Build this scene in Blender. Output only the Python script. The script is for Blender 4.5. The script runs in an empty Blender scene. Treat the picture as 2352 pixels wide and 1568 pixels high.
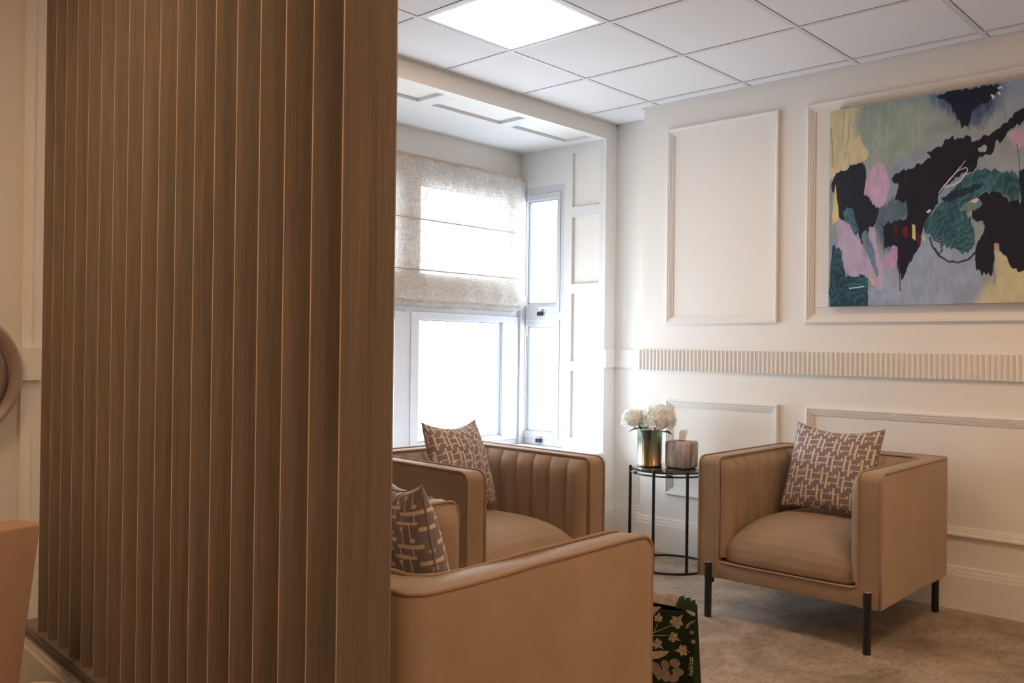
import bpy, bmesh, math, random
import numpy as np
from mathutils import Vector, Matrix, Euler

# ------------------------------------------------------------------ camera, sky, exposure
scene = bpy.context.scene
COL = scene.collection
random.seed(7)

F = Vector((0.7350, 0.6781, 0.0054))            # camera looks into the window corner
R_ = Vector((0.6779, -0.7350, 0.0122))
F.normalize(); R_ = (R_ - F * R_.dot(F)).normalized(); U_ = R_.cross(F)
cam_data = bpy.data.cameras.new('camera')
cam_data.sensor_width = 36.0
cam_data.lens = 2068.5 / 2352 * 36.0
cam_data.clip_start = 0.05
cam = bpy.data.objects.new('camera', cam_data)
COL.objects.link(cam)
cam.matrix_world = Matrix(((R_.x, U_.x, -F.x, 0), (R_.y, U_.y, -F.y, 0), (R_.z, U_.z, -F.z, 1.2), (0, 0, 0, 1)))
scene.camera = cam

world = bpy.data.worlds.new('sky')
scene.world = world
world.use_nodes = True
bg = world.node_tree.nodes['Background']
bg.inputs[0].default_value = (0.78, 0.89, 1.0, 1)
bg.inputs[1].default_value = 11.0

scene.view_settings.view_transform = 'Standard'
scene.view_settings.look = 'None'
scene.view_settings.gamma = 1.0
scene.view_settings.use_curve_mapping = False
scene.view_settings.exposure = 0.33
PANEL_STRENGTH = 11.0
PANEL_COLOUR = (1.0, 0.68, 0.42)
HALL_STRENGTH = 17.5
HALL_COLOUR = (1.0, 0.61, 0.33)

# ------------------------------------------------------------------ helpers
def tag(o, label=None, cat=None, group=None, kind=None):
    if label: o['label'] = label
    if cat: o['category'] = cat
    if group: o['group'] = group
    if kind: o['kind'] = kind
    return o

def thing(name, label, cat, loc=(0, 0, 0), rz=0.0, group=None):
    o = bpy.data.objects.new(name, None)
    COL.objects.link(o)
    o.location = loc
    o.rotation_euler = (0, 0, rz)
    o.empty_display_size = 0.1
    return tag(o, label, cat, group)

def obj(name, bm, mats, parent=None, smooth=False, normals=True):
    if normals:
        bmesh.ops.recalc_face_normals(bm, faces=bm.faces[:])
    me = bpy.data.meshes.new(name)
    bm.to_mesh(me); bm.free()
    if not isinstance(mats, (list, tuple)): mats = [mats]
    for m in mats: me.materials.append(m)
    if smooth:
        me.polygons.foreach_set('use_smooth', [True] * len(me.polygons))
    o = bpy.data.objects.new(name, me)
    COL.objects.link(o)
    if parent is not None: o.parent = parent
    return o

def sharp(o, deg=40):
    me = o.data
    me.polygons.foreach_set('use_smooth', [True] * len(me.polygons))
    bm = bmesh.new(); bm.from_mesh(me)
    lim = math.radians(deg)
    for e in bm.edges:
        if len(e.link_faces) == 2 and e.calc_face_angle(0) > lim: e.smooth = False
    bm.to_mesh(me); bm.free()
    return o

def add_box(bm, x0, x1, y0, y1, z0, z1, mi=0, M=None, bevel=0.0):
    vs = []
    for x in (x0, x1):
        for y in (y0, y1):
            for z in (z0, z1):
                v = Vector((x, y, z))
                if M is not None: v = M @ v
                vs.append(bm.verts.new(v))
    q = [(0, 1, 3, 2), (4, 6, 7, 5), (0, 4, 5, 1), (2, 3, 7, 6), (0, 2, 6, 4), (1, 5, 7, 3)]
    fs = [bm.faces.new([vs[i] for i in f]) for f in q]
    for f in fs: f.material_index = mi
    if bevel > 0:
        es = list({e for f in fs for e in f.edges})
        r = bmesh.ops.bevel(bm, geom=es, offset=bevel, segments=2, affect='EDGES', profile=0.5)
        for f in r['faces']: f.material_index = mi
    return fs

def box(name, x0, x1, y0, y1, z0, z1, mat, parent=None, bevel=0.0):
    bm = bmesh.new()
    add_box(bm, x0, x1, y0, y1, z0, z1, bevel=bevel)
    return obj(name, bm, mat, parent)

def add_tube(bm, pts, r, n=8, closed=False, caps=True, mi=0):
    pts = [Vector(p) for p in pts]
    N = len(pts)
    rad = r if isinstance(r, (list, tuple)) else [r] * N
    rings = []
    up = None
    for i, p in enumerate(pts):
        a = pts[(i - 1) % N] if (closed or i > 0) else p
        b = pts[(i + 1) % N] if (closed or i < N - 1) else p
        t = (b - a)
        if t.length < 1e-9: t = Vector((0, 0, 1))
        t.normalize()
        if up is None:
            up = Vector((0, 0, 1)) if abs(t.z) < 0.9 else Vector((1, 0, 0))
        up = (up - t * up.dot(t))
        if up.length < 1e-6: up = t.orthogonal()
        up.normalize()
        s = t.cross(up)
        rings.append([bm.verts.new(p + (up * math.cos(2 * math.pi * k / n) + s * math.sin(2 * math.pi * k / n)) * rad[i]) for k in range(n)])
    M = N if closed else N - 1
    for i in range(M):
        A = rings[i]; B = rings[(i + 1) % N]
        for k in range(n):
            f = bm.faces.new((A[k], A[(k + 1) % n], B[(k + 1) % n], B[k])); f.material_index = mi
    if caps and not closed:
        for Rg in (rings[0], rings[-1]):
            f = bm.faces.new(Rg); f.material_index = mi

def add_lathe(bm, prof, n=48, c=(0, 0, 0), axis='Z', mi=0, capped=False):
    rings = []
    for r, h in prof:
        ring = []
        for k in range(n):
            a = 2 * math.pi * k / n
            if axis == 'Z': v = Vector((c[0] + r * math.cos(a), c[1] + r * math.sin(a), c[2] + h))
            else: v = Vector((c[0] + r * math.cos(a), c[1] + h, c[2] + r * math.sin(a)))
            ring.append(bm.verts.new(v))
        rings.append(ring)
    for i in range(len(rings) - 1):
        for k in range(n):
            f = bm.faces.new((rings[i][k], rings[i][(k + 1) % n], rings[i + 1][(k + 1) % n], rings[i + 1][k])); f.material_index = mi
    if capped:
        for rg in (rings[0], rings[-1]):
            f = bm.faces.new(rg); f.material_index = mi

def add_grid(bm, fn, nu, nv, closed_u=False, mi=0):
    g = [[bm.verts.new(fn(i / nu, j / nv)) for j in range(nv + 1)] for i in range(nu if closed_u else nu + 1)]
    nn = len(g)
    for i in range(nu):
        for j in range(nv):
            f = bm.faces.new((g[i][j], g[(i + 1) % nn][j], g[(i + 1) % nn][j + 1], g[i][j + 1])); f.material_index = mi
    return g

# ------------------------------------------------------------------ materials
def mat(name, col, rough=0.6, metal=0.0, spec=0.5, sheen=0.0, coat=0.0):
    m = bpy.data.materials.new(name); m.use_nodes = True
    b = m.node_tree.nodes['Principled BSDF']
    b.inputs['Base Color'].default_value = (*col, 1)
    b.inputs['Roughness'].default_value = rough
    b.inputs['Metallic'].default_value = metal
    b.inputs['Specular IOR Level'].default_value = spec
    if sheen:
        b.inputs['Sheen Weight'].default_value = sheen
        b.inputs['Sheen Roughness'].default_value = 0.35
    if coat: b.inputs['Coat Weight'].default_value = coat
    return m

def nodes(m):
    return m.node_tree, m.node_tree.nodes['Principled BSDF']

def texco(nt, scale=(1, 1, 1), rot=(0, 0, 0)):
    tc = nt.nodes.new('ShaderNodeTexCoord'); mp = nt.nodes.new('ShaderNodeMapping')
    mp.inputs['Scale'].default_value = scale; mp.inputs['Rotation'].default_value = rot
    nt.links.new(tc.outputs['Object'], mp.inputs['Vector'])
    return mp

def noise(nt, vec, scale, detail=4, rough=0.55, dist=0.0):
    n = nt.nodes.new('ShaderNodeTexNoise')
    n.inputs['Scale'].default_value = scale; n.inputs['Detail'].default_value = detail
    n.inputs['Roughness'].default_value = rough; n.inputs['Distortion'].default_value = dist
    nt.links.new(vec.outputs[0], n.inputs['Vector'])
    return n

def ramp(nt, src, stops):
    r = nt.nodes.new('ShaderNodeValToRGB')
    while len(r.color_ramp.elements) < len(stops): r.color_ramp.elements.new(0.5)
    for e, (p, c) in zip(r.color_ramp.elements, stops):
        e.position = p; e.color = (*c, 1) if len(c) == 3 else c
    nt.links.new(src, r.inputs['Fac'])
    return r

def bump(nt, b, src, strength, dist=0.002):
    bp = nt.nodes.new('ShaderNodeBump')
    bp.inputs['Strength'].default_value = strength; bp.inputs['Distance'].default_value = dist
    nt.links.new(src, bp.inputs['Height']); nt.links.new(bp.outputs[0], b.inputs['Normal'])
    return bp

def noisy(name, c0, c1, scale, rough=0.6, bs=0.0, stretch=(1, 1, 1), detail=4, spec=0.5, sheen=0.0, bd=0.002, lo=0.35, hi=0.65):
    m = mat(name, c0, rough, spec=spec, sheen=sheen)
    nt, b = nodes(m)
    n = noise(nt, texco(nt, stretch), scale, detail)
    r = ramp(nt, n.outputs['Fac'], [(lo, c0), (hi, c1)])
    nt.links.new(r.outputs[0], b.inputs['Base Color'])
    if bs: bump(nt, b, n.outputs['Fac'], bs, bd)
    return m

M = {}
M['wall'] = noisy('painted_wall', (0.800, 0.782, 0.745), (0.815, 0.798, 0.762), 140, 0.55, 0.06, bd=0.0006)
M['trim'] = mat('painted_trim', (0.815, 0.798, 0.765), 0.42)
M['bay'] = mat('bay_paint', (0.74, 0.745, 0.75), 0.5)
M['tile'] = noisy('ceiling_tile', (0.76, 0.75, 0.76), (0.80, 0.79, 0.80), 260, 0.9, 0.35, bd=0.001)
M['tbar'] = mat('ceiling_grid', (0.66, 0.64, 0.65), 0.5)
M['void'] = mat('dark_gap', (0.03, 0.028, 0.03), 0.9)
M['upvc'] = mat('white_upvc', (0.60, 0.62, 0.66), 0.35)
M['gasket'] = mat('gasket', (0.06, 0.07, 0.08), 0.5)
M['black'] = mat('black_metal', (0.010, 0.010, 0.011), 0.42)
M['tabletop'] = mat('dark_table_glass', (0.012, 0.02, 0.022), 0.04, spec=0.8)
M['cap'] = mat('leg_cap', (0.30, 0.24, 0.22), 0.4)
M['chrome'] = mat('chrome', (0.75, 0.78, 0.8), 0.2, 1.0)
M['paper'] = mat('white_card', (0.85, 0.83, 0.86), 0.6)
M['ink'] = mat('grey_ink', (0.35, 0.33, 0.34), 0.7)
M['tissue'] = mat('tissue_paper', (0.88, 0.86, 0.83), 0.8)
M['tissue'].node_tree.nodes['Principled BSDF'].inputs['Subsurface Weight'].default_value = 0.0
M['panel'] = mat('light_diffuser', (0.9, 0.9, 0.9), 0.5)
_b = M['panel'].node_tree.nodes['Principled BSDF']
_b.inputs['Emission Color'].default_value = (*PANEL_COLOUR, 1)
_b.inputs['Emission Strength'].default_value = PANEL_STRENGTH
M['panel_warm'] = M['panel'].copy(); M['panel_warm'].name = 'warm_light_diffuser'
_b = M['panel_warm'].node_tree.nodes['Principled BSDF']
_b.inputs['Emission Color'].default_value = (*HALL_COLOUR, 1)
_b.inputs['Emission Strength'].default_value = HALL_STRENGTH
M['panel_frame'] = mat('light_frame', (0.8, 0.8, 0.8), 0.4)
M['cream'] = mat('cream_plastic', (0.72, 0.66, 0.55), 0.35)
M['greydisc'] = noisy('grey_ceramic', (0.20, 0.165, 0.155), (0.25, 0.20, 0.19), 14, 0.45)
M['greyrim'] = mat('pale_rim', (0.36, 0.29, 0.26), 0.35)
M['void_seat'] = mat('seat_underside', (0.02, 0.02, 0.022), 0.9)

def velvet(name, c0, c1):
    m = mat(name, c0, 0.62, spec=0.22, sheen=0.16)
    nt, b = nodes(m)
    tc = texco(nt)
    n = noise(nt, tc, 4.5, 5, 0.6, 0.6)
    r = ramp(nt, n.outputs['Fac'], [(0.3, c0), (0.7, c1)])
    n2 = noise(nt, tc, 420, 3, 0.7)
    mx = nt.nodes.new('ShaderNodeMix'); mx.data_type = 'RGBA'; mx.blend_type = 'MULTIPLY'; mx.inputs['Factor'].default_value = 0.22
    nt.links.new(r.outputs[0], mx.inputs[6]); nt.links.new(n2.outputs['Color'], mx.inputs[7])
    r2 = ramp(nt, n2.outputs['Fac'], [(0.3, (0.6, 0.6, 0.6)), (0.6, (1, 1, 1))])
    nt.links.new(r2.outputs[0], mx.inputs[7])
    nt.links.new(mx.outputs[2], b.inputs['Base Color'])
    b.inputs['Sheen Tint'].default_value = (1.0, 0.88, 0.76, 1)
    bump(nt, b, n2.outputs['Fac'], 0.12, 0.0006)
    return m
M['velvet'] = velvet('tan_velvet', (0.325, 0.232, 0.160), (0.385, 0.282, 0.200))
M['piping'] = velvet('tan_piping', (0.33, 0.222, 0.148), (0.38, 0.262, 0.178))
M['peach'] = velvet('peach_velvet', (0.55, 0.36, 0.25), (0.60, 0.41, 0.29))

def wood(name):
    m = mat(name, (0.2, 0.12, 0.07), 0.55, spec=0.3)
    nt, b = nodes(m)
    tc = nt.nodes.new('ShaderNodeTexCoord')
    oi = nt.nodes.new('ShaderNodeObjectInfo')
    ad = nt.nodes.new('ShaderNodeVectorMath'); ad.operation = 'ADD'
    ml = nt.nodes.new('ShaderNodeVectorMath'); ml.operation = 'MULTIPLY'
    ml.inputs[1].default_value = (13, 7, 29)
    cb = nt.nodes.new('ShaderNodeCombineXYZ')
    for i in range(3): nt.links.new(oi.outputs['Random'], cb.inputs[i])
    nt.links.new(cb.outputs[0], ml.inputs[0])
    nt.links.new(tc.outputs['Object'], ad.inputs[0]); nt.links.new(ml.outputs[0], ad.inputs[1])
    mp = nt.nodes.new('ShaderNodeMapping'); mp.inputs['Scale'].default_value = (1, 1, 0.045)
    nt.links.new(ad.outputs[0], mp.inputs[0])
    n1 = noise(nt, mp, 26, 5, 0.6, 1.2)
    mp2 = nt.nodes.new('ShaderNodeMapping'); mp2.inputs['Scale'].default_value = (1, 1, 0.012)
    nt.links.new(ad.outputs[0], mp2.inputs[0])
    n2 = noise(nt, mp2, 330, 4, 0.75)
    r1 = ramp(nt, n1.outputs['Fac'], [(0.30, (0.185, 0.145, 0.113)), (0.50, (0.222, 0.176, 0.139)), (0.72, (0.265, 0.213, 0.171))])
    r2 = ramp(nt, n2.outputs['Fac'], [(0.34, (0.70, 0.68, 0.66)), (0.6, (1, 1, 1))])
    mx = nt.nodes.new('ShaderNodeMix'); mx.data_type = 'RGBA'; mx.blend_type = 'MULTIPLY'; mx.inputs['Factor'].default_value = 0.75
    nt.links.new(r1.outputs[0], mx.inputs[6]); nt.links.new(r2.outputs[0], mx.inputs[7])
    nt.links.new(mx.outputs[2], b.inputs['Base Color'])
    bump(nt, b, n2.outputs['Fac'], 0.15, 0.0008)
    return m
M['wood'] = wood('oak_laminate')
M['edge'] = mat('pale_edge_highlight', (0.55, 0.43, 0.33), 0.4)  # lighter than the wood, paints the bright highlight on slat edges
M['bronze'] = mat('dark_strip', (0.10, 0.075, 0.065), 0.4)

def floor_mat():
    m = mat('stone_vinyl', (0.4, 0.33, 0.27), 0.45, spec=0.35)
    nt, b = nodes(m)
    tc = texco(nt)
    n1 = noise(nt, tc, 3.2, 6, 0.62, 0.5)
    mp = texco(nt, (1, 2.2, 1), (0, 0, 0.5)); n2 = noise(nt, mp, 22, 7, 0.7, 0.8)
    r1 = ramp(nt, n1.outputs['Fac'], [(0.34, (0.25, 0.19, 0.135)), (0.52, (0.39, 0.31, 0.24)), (0.66, (0.50, 0.42, 0.345))])
    r2 = ramp(nt, n2.outputs['Fac'], [(0.32, (0.52, 0.47, 0.42)), (0.52, (0.92, 0.92, 0.92)), (0.70, (1.0, 1.0, 1.0))])
    mx = nt.nodes.new('ShaderNodeMix'); mx.data_type = 'RGBA'; mx.blend_type = 'MULTIPLY'; mx.inputs['Factor'].default_value = 0.85
    nt.links.new(r1.outputs[0], mx.inputs[6]); nt.links.new(r2.outputs[0], mx.inputs[7])
    br = nt.nodes.new('ShaderNodeTexBrick')
    mp3 = texco(nt, (1, 1, 1)); nt.links.new(mp3.outputs[0], br.inputs['Vector'])
    br.inputs['Scale'].default_value = 1.0; br.inputs['Brick Width'].default_value = 0.457; br.inputs['Row Height'].default_value = 0.305
    br.inputs['Mortar Size'].default_value = 0.001; br.inputs['Color1'].default_value = (0.93, 0.93, 0.93, 1); br.inputs['Color2'].default_value = (1, 1, 1, 1)
    br.inputs['Mortar'].default_value = (0.8, 0.8, 0.8, 1)
    mx2 = nt.nodes.new('ShaderNodeMix'); mx2.data_type = 'RGBA'; mx2.blend_type = 'MULTIPLY'; mx2.inputs['Factor'].default_value = 1.0
    nt.links.new(mx.outputs[2], mx2.inputs[6]); nt.links.new(br.outputs['Color'], mx2.inputs[7])
    nt.links.new(mx2.outputs[2], b.inputs['Base Color'])
    bump(nt, b, n2.outputs['Fac'], 0.08, 0.001)
    return m
M['floor'] = floor_mat()

def glass(name, tint=(1, 1, 1), refl=0.08, rough=0.0):
    m = bpy.data.materials.new(name); m.use_nodes = True
    nt = m.node_tree; nt.nodes.clear()
    out = nt.nodes.new('ShaderNodeOutputMaterial'); mx = nt.nodes.new('ShaderNodeMixShader')
    t = nt.nodes.new('ShaderNodeBsdfTransparent'); t.inputs[0].default_value = (*tint, 1)
    g = nt.nodes.new('ShaderNodeBsdfGlossy'); g.inputs['Roughness'].default_value = rough
    lw = nt.nodes.new('ShaderNodeLayerWeight'); lw.inputs[0].default_value = .5
    pw = nt.nodes.new('ShaderNodeMath'); pw.operation = 'POWER'; pw.inputs[1].default_value = 4.0
    fr = nt.nodes.new('ShaderNodeMath'); fr.operation = 'MULTIPLY_ADD'; fr.inputs[1].default_value = .8; fr.inputs[2].default_value = .03
    nt.links.new(lw.outputs['Facing'], pw.inputs[0]); nt.links.new(pw.outputs[0], fr.inputs[0])
    nt.links.new(fr.outputs[0], mx.inputs[0]); nt.links.new(t.outputs[0], mx.inputs[1]); nt.links.new(g.outputs[0], mx.inputs[2])
    nt.links.new(mx.outputs[0], out.inputs[0])
    return m
M['glass'] = glass('window_glass')
M['tableglass'] = glass('smoked_glass', (0.10, 0.13, 0.14))

def blind_mat():
    m = bpy.data.materials.new('linen_blind'); m.use_nodes = True
    nt = m.node_tree; nt.nodes.clear()
    out = nt.nodes.new('ShaderNodeOutputMaterial')
    d = nt.nodes.new('ShaderNodeBsdfDiffuse'); tl = nt.nodes.new('ShaderNodeBsdfTranslucent'); tr = nt.nodes.new('ShaderNodeBsdfTransparent')
    vx = texco(nt, (1, 1, 0.05)); vz = texco(nt, (0.05, 1, 1))
    n1 = noise(nt, vx, 320, 3, 0.6); n2 = noise(nt, vz, 320, 3, 0.6)
    mm = nt.nodes.new('ShaderNodeMath'); mm.operation = 'ADD'
    nt.links.new(n1.outputs['Fac'], mm.inputs[0]); nt.links.new(n2.outputs['Fac'], mm.inputs[1])
    h = nt.nodes.new('ShaderNodeMath'); h.operation = 'MULTIPLY'; h.inputs[1].default_value = 0.5
    nt.links.new(mm.outputs[0], h.inputs[0])
    c = ramp(nt, h.outputs[0], [(0.40, (0.40, 0.36, 0.32)), (0.60, (0.74, 0.71, 0.67))])
    nt.links.new(c.outputs[0], d.inputs[0]); nt.links.new(c.outputs[0], tl.inputs[0])
    m1 = nt.nodes.new('ShaderNodeMixShader'); m1.inputs[0].default_value = 0.15
    nt.links.new(d.outputs[0], m1.inputs[1]); nt.links.new(tl.outputs[0], m1.inputs[2])
    op = ramp(nt, h.outputs[0], [(0.40, (0.0, 0.0, 0.0)), (0.60, (0.11, 0.11, 0.11))])
    m2 = nt.nodes.new('ShaderNodeMixShader')
    nt.links.new(op.outputs[0], m2.inputs[0]); nt.links.new(m1.outputs[0], m2.inputs[1]); nt.links.new(tr.outputs[0], m2.inputs[2])
    nt.links.new(m2.outputs[0], out.inputs[0])
    return m
M['blind'] = blind_mat()

def attr_mat(name, rough=0.7, noise_amt=0.0, nscale=400, sheen=0.0, bumpy=0.0, stretch=(1, 1, 1)):
    m = mat(name, (1, 1, 1), rough, spec=0.3, sheen=sheen)
    nt, b = nodes(m)
    at = nt.nodes.new('ShaderNodeAttribute'); at.attribute_name = 'Col'
    src = at.outputs['Color']
    if noise_amt:
        n = noise(nt, texco(nt, stretch), nscale, 3, 0.7)
        r = ramp(nt, n.outputs['Fac'], [(0.3, (1 - noise_amt,) * 3), (0.65, (1, 1, 1))])
        mx = nt.nodes.new('ShaderNodeMix'); mx.data_type = 'RGBA'; mx.blend_type = 'MULTIPLY'; mx.inputs['Factor'].default_value = 1.0
        nt.links.new(src, mx.inputs[6]); nt.links.new(r.outputs[0], mx.inputs[7])
        src = mx.outputs[2]
        if bumpy: bump(nt, b, n.outputs['Fac'], bumpy, 0.001)
    nt.links.new(src, b.inputs['Base Color'])
    return m
M['pillow'] = attr_mat('woven_cushion', 0.75, 0.45, 420, 0.2, 0.3)
M['canvas'] = attr_mat('painted_canvas', 0.5, 0.10, 900, 0.0, 0.15)

def srgb(c):
    return tuple(((x / 255) / 12.92 if x / 255 <= 0.04045 else ((x / 255 + 0.055) / 1.055) ** 2.4) for x in c)
def set_cols(me, arr):                       # arr (n_verts, 3) linear
    a = me.color_attributes.new('Col', 'FLOAT_COLOR', 'POINT')
    buf = np.ones((len(me.vertices), 4), dtype=np.float32); buf[:, :3] = arr
    a.data.foreach_set('color', buf.ravel())

# ------------------------------------------------------------------ the room
CE = 2.645          # ceiling
XW = 4.528          # panelled wall
XA = 4.763          # alcove beside it
YB = 3.110          # where the panelled breast ends
YW = 3.485          # window wall
XB0, XB1 = 2.55, 4.650   # bay opening
YG = 4.235          # back of the bay
BZ = 2.542          # bay soffit
SILL = 0.528
X0, Y0 = -1.7, -2.4

def struct(name, bm, m, **k):
    o = obj(name, bm, m, **k); o['kind'] = 'structure'; return o

bm = bmesh.new(); add_box(bm, X0 - .1, 5.0, Y0 - .1, 4.45, -0.1, 0.0); struct('floor', bm, M['floor'])

# suspended ceiling: tiles dropped between the bars of the grid, dark gap above
GX, GY = 2.6226, 3.0083
bm = bmesh.new()
LIGHTS = [(0, -1), (0, -5), (-5, -2), (-4, -6), (0, -9)]      # cells holding panel lights (x index, y index)
xs = sorted({X0, XA + 0.05} | {GX + .6 * i for i in range(-8, 5) if X0 < GX + .6 * i < XA})
ys = sorted({Y0, YW + 0.05} | {GY + .6 * j for j in range(-10, 2) if Y0 < GY + .6 * j < YW})
hw, gap = 0.011, 0.0035
light_cells = []
for ia in range(len(xs) - 1):
    for ja in range(len(ys) - 1):
        a0, a1, b0, b1 = xs[ia], xs[ia + 1], ys[ja], ys[ja + 1]
        ci = round((a0 - GX) / .6, 2); cj = round((b0 - GY) / .6, 2)
        if (ci, cj) in LIGHTS:
            light_cells.append((a0 + hw, a1 - hw, b0 + hw, b1 - hw)); continue
        add_box(bm, a0 + hw + gap, a1 - hw - gap, b0 + hw + gap, b1 - hw - gap, CE + .0015, CE + .016, 0)
for x in xs[1:-1]: add_box(bm, x - hw, x + hw, Y0, YW + .05, CE - .0015, CE + .028, 1)
for y in ys[1:-1]: add_box(bm, X0, XA + .05, y - hw, y + hw, CE - .0010, CE + .027, 1)
add_box(bm, X0 - .1, 5.0, Y0 - .1, YW + .1, CE + .05, CE + .10, 2)
struct('ceiling', bm, [M['tile'], M['tbar'], M['void']])

# edge angle where the ceiling meets the walls
bm = bmesh.new()
add_box(bm, XW - .020, XW, Y0, YB, CE - .002, CE + .001)
add_box(bm, XA - .020, XA, YB, YW, CE - .002, CE + .001)
add_box(bm, XW, XA, YB, YB + .020, CE - .002, CE + .001)
add_box(bm, 1.2, XA, YW - .020, YW, CE - .002, CE + .001)
struct('trim_1', bm, M['tbar'])

# panelled wall and alcove
bm = bmesh.new()
add_box(bm, XW, XW + .4, Y0, YB, 0, CE + .05)
struct('wall_right', bm, M['wall'])
bm = bmesh.new(); add_box(bm, XA, XA + .2, YB, YW + .2, 0, CE + .05); struct('wall_alcove', bm, M['wall'])
bm = bmesh.new(); add_box(bm, X0 - .15, X0, Y0, 4.3, 0, CE + .05); struct('wall_left', bm, M['wall'])
bm = bmesh.new(); add_box(bm, X0 - .1, 5.0, Y0 - .15, Y0, 0, CE + .05); struct('wall_near', bm, M['wall'])

# window wall with the bay opening
bm = bmesh.new()
add_box(bm, XB1, XA, YW, YW + .018, 0, CE + .05)                 # pier right of the bay
add_box(bm, XB1 + .018, XA + .1, YW + .018, 3.822, 0, CE + .05)  # behind the pier and the bay side panels
add_box(bm, XB1 + .018, XB1 + .11, 3.822, YG + .02, 0, .532)
add_box(bm, XB1 + .018, XB1 + .11, 3.822, YG + .02, 2.290, CE + .05)
add_box(bm, XB1 + .018, XB1 + .075, 4.226, YG + .02, .532, 2.290)
add_box(bm, XB0, XB1, YW, YW + .055, BZ, CE + .05)               # beam
add_box(bm, XB0, XB1 + .1, YW + .055, YG + .12, BZ + .018, CE + .05)
add_box(bm, XB0, XB1 + .018, YW, YG + .12, 0, SILL - .035)             # below the sill
add_box(bm, 1.205, XB0, YW, YG + .12, 0, CE + .05)                # left of the bay
add_box(bm, X0, 1.205, 3.345, YG, 0, CE + .05)                # wall beyond the screen
add_box(bm, 1.130, 1.162, 3.333, 3.345, 0, CE + .05)
struct('wall_window', bm, M['wall'])

# wood boarding on the bay soffit: boards stand 18 mm proud of the recessed panels
bm = bmesh.new()
z0, z1 = BZ, BZ + .018
add_box(bm, XB0, XB1, 3.757, YG, z0, z1)
recs = [(2.732, 3.283), (3.382, 3.938), (4.034, 4.560)]
edges = sorted(recs)
x = XB0
for a, b in edges + [(XB1, XB1)]:
    add_box(bm, x, a, YW + .055, 3.757, z0, z1); x = b
struct('trim_2', bm, M['bay'])

# bay side wall boarding, with the window opening
WS0, WS1, WZ0, WZ1 = 3.828, 4.228, 0.565, 2.296
bm = bmesh.new()
a, b = XB1, XB1 + .018
pz = [(0.603, 1.041), (1.107, 1.554), (1.618, 2.060), (2.127, 2.487)]
add_box(bm, a, b, YW + .018, 3.535, SILL, BZ)
add_box(bm, a, b, 3.762, WS0, SILL, BZ)
z = SILL
for p0, p1 in pz + [(BZ, BZ)]:
    add_box(bm, a, b, 3.535, 3.762, z, p0); z = p1
add_box(bm, a, b, WS0, YG, WZ1, BZ)
struct('trim_3', bm, M['bay'])

# above the bay window
bm = bmesh.new(); add_box(bm, XB0, XB1 + .018, YG, YG + .15, 2.33, BZ + .018); struct('wall_back', bm, M['wall'])

# sill board
bm = bmesh.new()
add_box(bm, XB0, XB1 - .001, YW - .022, YG + .02, SILL - .035, SILL, bevel=.006)
add_box(bm, XB0, XB1 + .02, YW - .014, YW, SILL - .075, SILL - .036)
add_box(bm, XB0, XB1 + .02, YW - .008, YW, SILL - .105, SILL - .076)
struct('trim_4', bm, M['bay'])
# ------------------------------------------------------------------ windows (casements)
def casement(parent, axis, c, u0, u1, z0, z1, glz0, glz1, gu0, gu1, side):
    """sash frame in plane axis=c around a glazed opening; side = +1 outward direction"""
    def bx(bm, ua, ub, za, zb, ca, cb, mi=0):
        if axis == 'X': add_box(bm, min(ca, cb), max(ca, cb), ua, ub, za, zb, mi)
        else: add_box(bm, ua, ub, min(ca, cb), max(ca, cb), za, zb, mi)
    bm = bmesh.new()
    for (ua, ub, za, zb) in ((u0, gu0, z0, z1), (gu1, u1, z0, z1), (gu0, gu1, z0, glz0), (gu0, gu1, glz1, z1)):
        bx(bm, ua, ub, za, zb, c, c + .045 * side)
    e = 0.009                                     # glazing bead, stepped back
    for (ua, ub, za, zb) in ((gu0, gu0 + e, glz0, glz1), (gu1 - e, gu1, glz0, glz1), (gu0 + e, gu1 - e, glz0, glz0 + e), (gu0 + e, gu1 - e, glz1 - e, glz1)):
        bx(bm, ua, ub, za, zb, c + .012 * side, c + .040 * side)
    fr = obj('sash', bm, M['upvc'], parent)
    bm = bmesh.new()
    g2 = e + .003
    for (ua, ub, za, zb) in ((gu0 + e, gu0 + g2, glz0 + e, glz1 - e), (gu1 - g2, gu1 - e, glz0 + e, glz1 - e), (gu0 + e, gu1 - e, glz0 + e, glz0 + g2), (gu0 + e, gu1 - e, glz1 - g2, glz1 - e)):
        bx(bm, ua, ub, za, zb, c + .015 * side, c + .037 * side)
    obj('gasket', bm, M['gasket'], fr)
    bm = bmesh.new(); bx(bm, gu0 + .004, gu1 - .004, glz0 + .004, glz1 - .004, c + .024 * side, c + .030 * side)
    obj('pane', bm, M['glass'], fr)
    return fr

w1 = thing('window_1', 'white framed narrow two-part window on the bay side wall', 'window', (XB1, 4.0, WZ0)); w1['kind'] = 'structure'
w1.location = (0, 0, 0)
bm = bmesh.new()
fx0, fx1 = XB1 + .006, XB1 + .075
add_box(bm, fx0, fx1, WS0, 3.862, WZ0 - .035, WZ1)
add_box(bm, fx0, fx1, 4.200, WS1, WZ0 - .035, WZ1)
add_box(bm, fx0, fx1, 3.862, 4.200, 2.248, WZ1)
add_box(bm, fx0, fx1, 3.862, 4.200, 1.385, 1.432)
add_box(bm, fx0, fx1, 3.862, 4.200, WZ0 - .035, 0.568)
obj('window_frame', bm, M['upvc'], w1)
casement(w1, 'X', XB1 + .002, 3.864, 4.198, 1.434, 2.246, 1.489, 2.206, 3.893, 4.166, 1)
casement(w1, 'X', XB1 + .002, 3.864, 4.198, 0.570, 1.383, 0.614, 1.342, 3.893, 4.166, 1)
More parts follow.
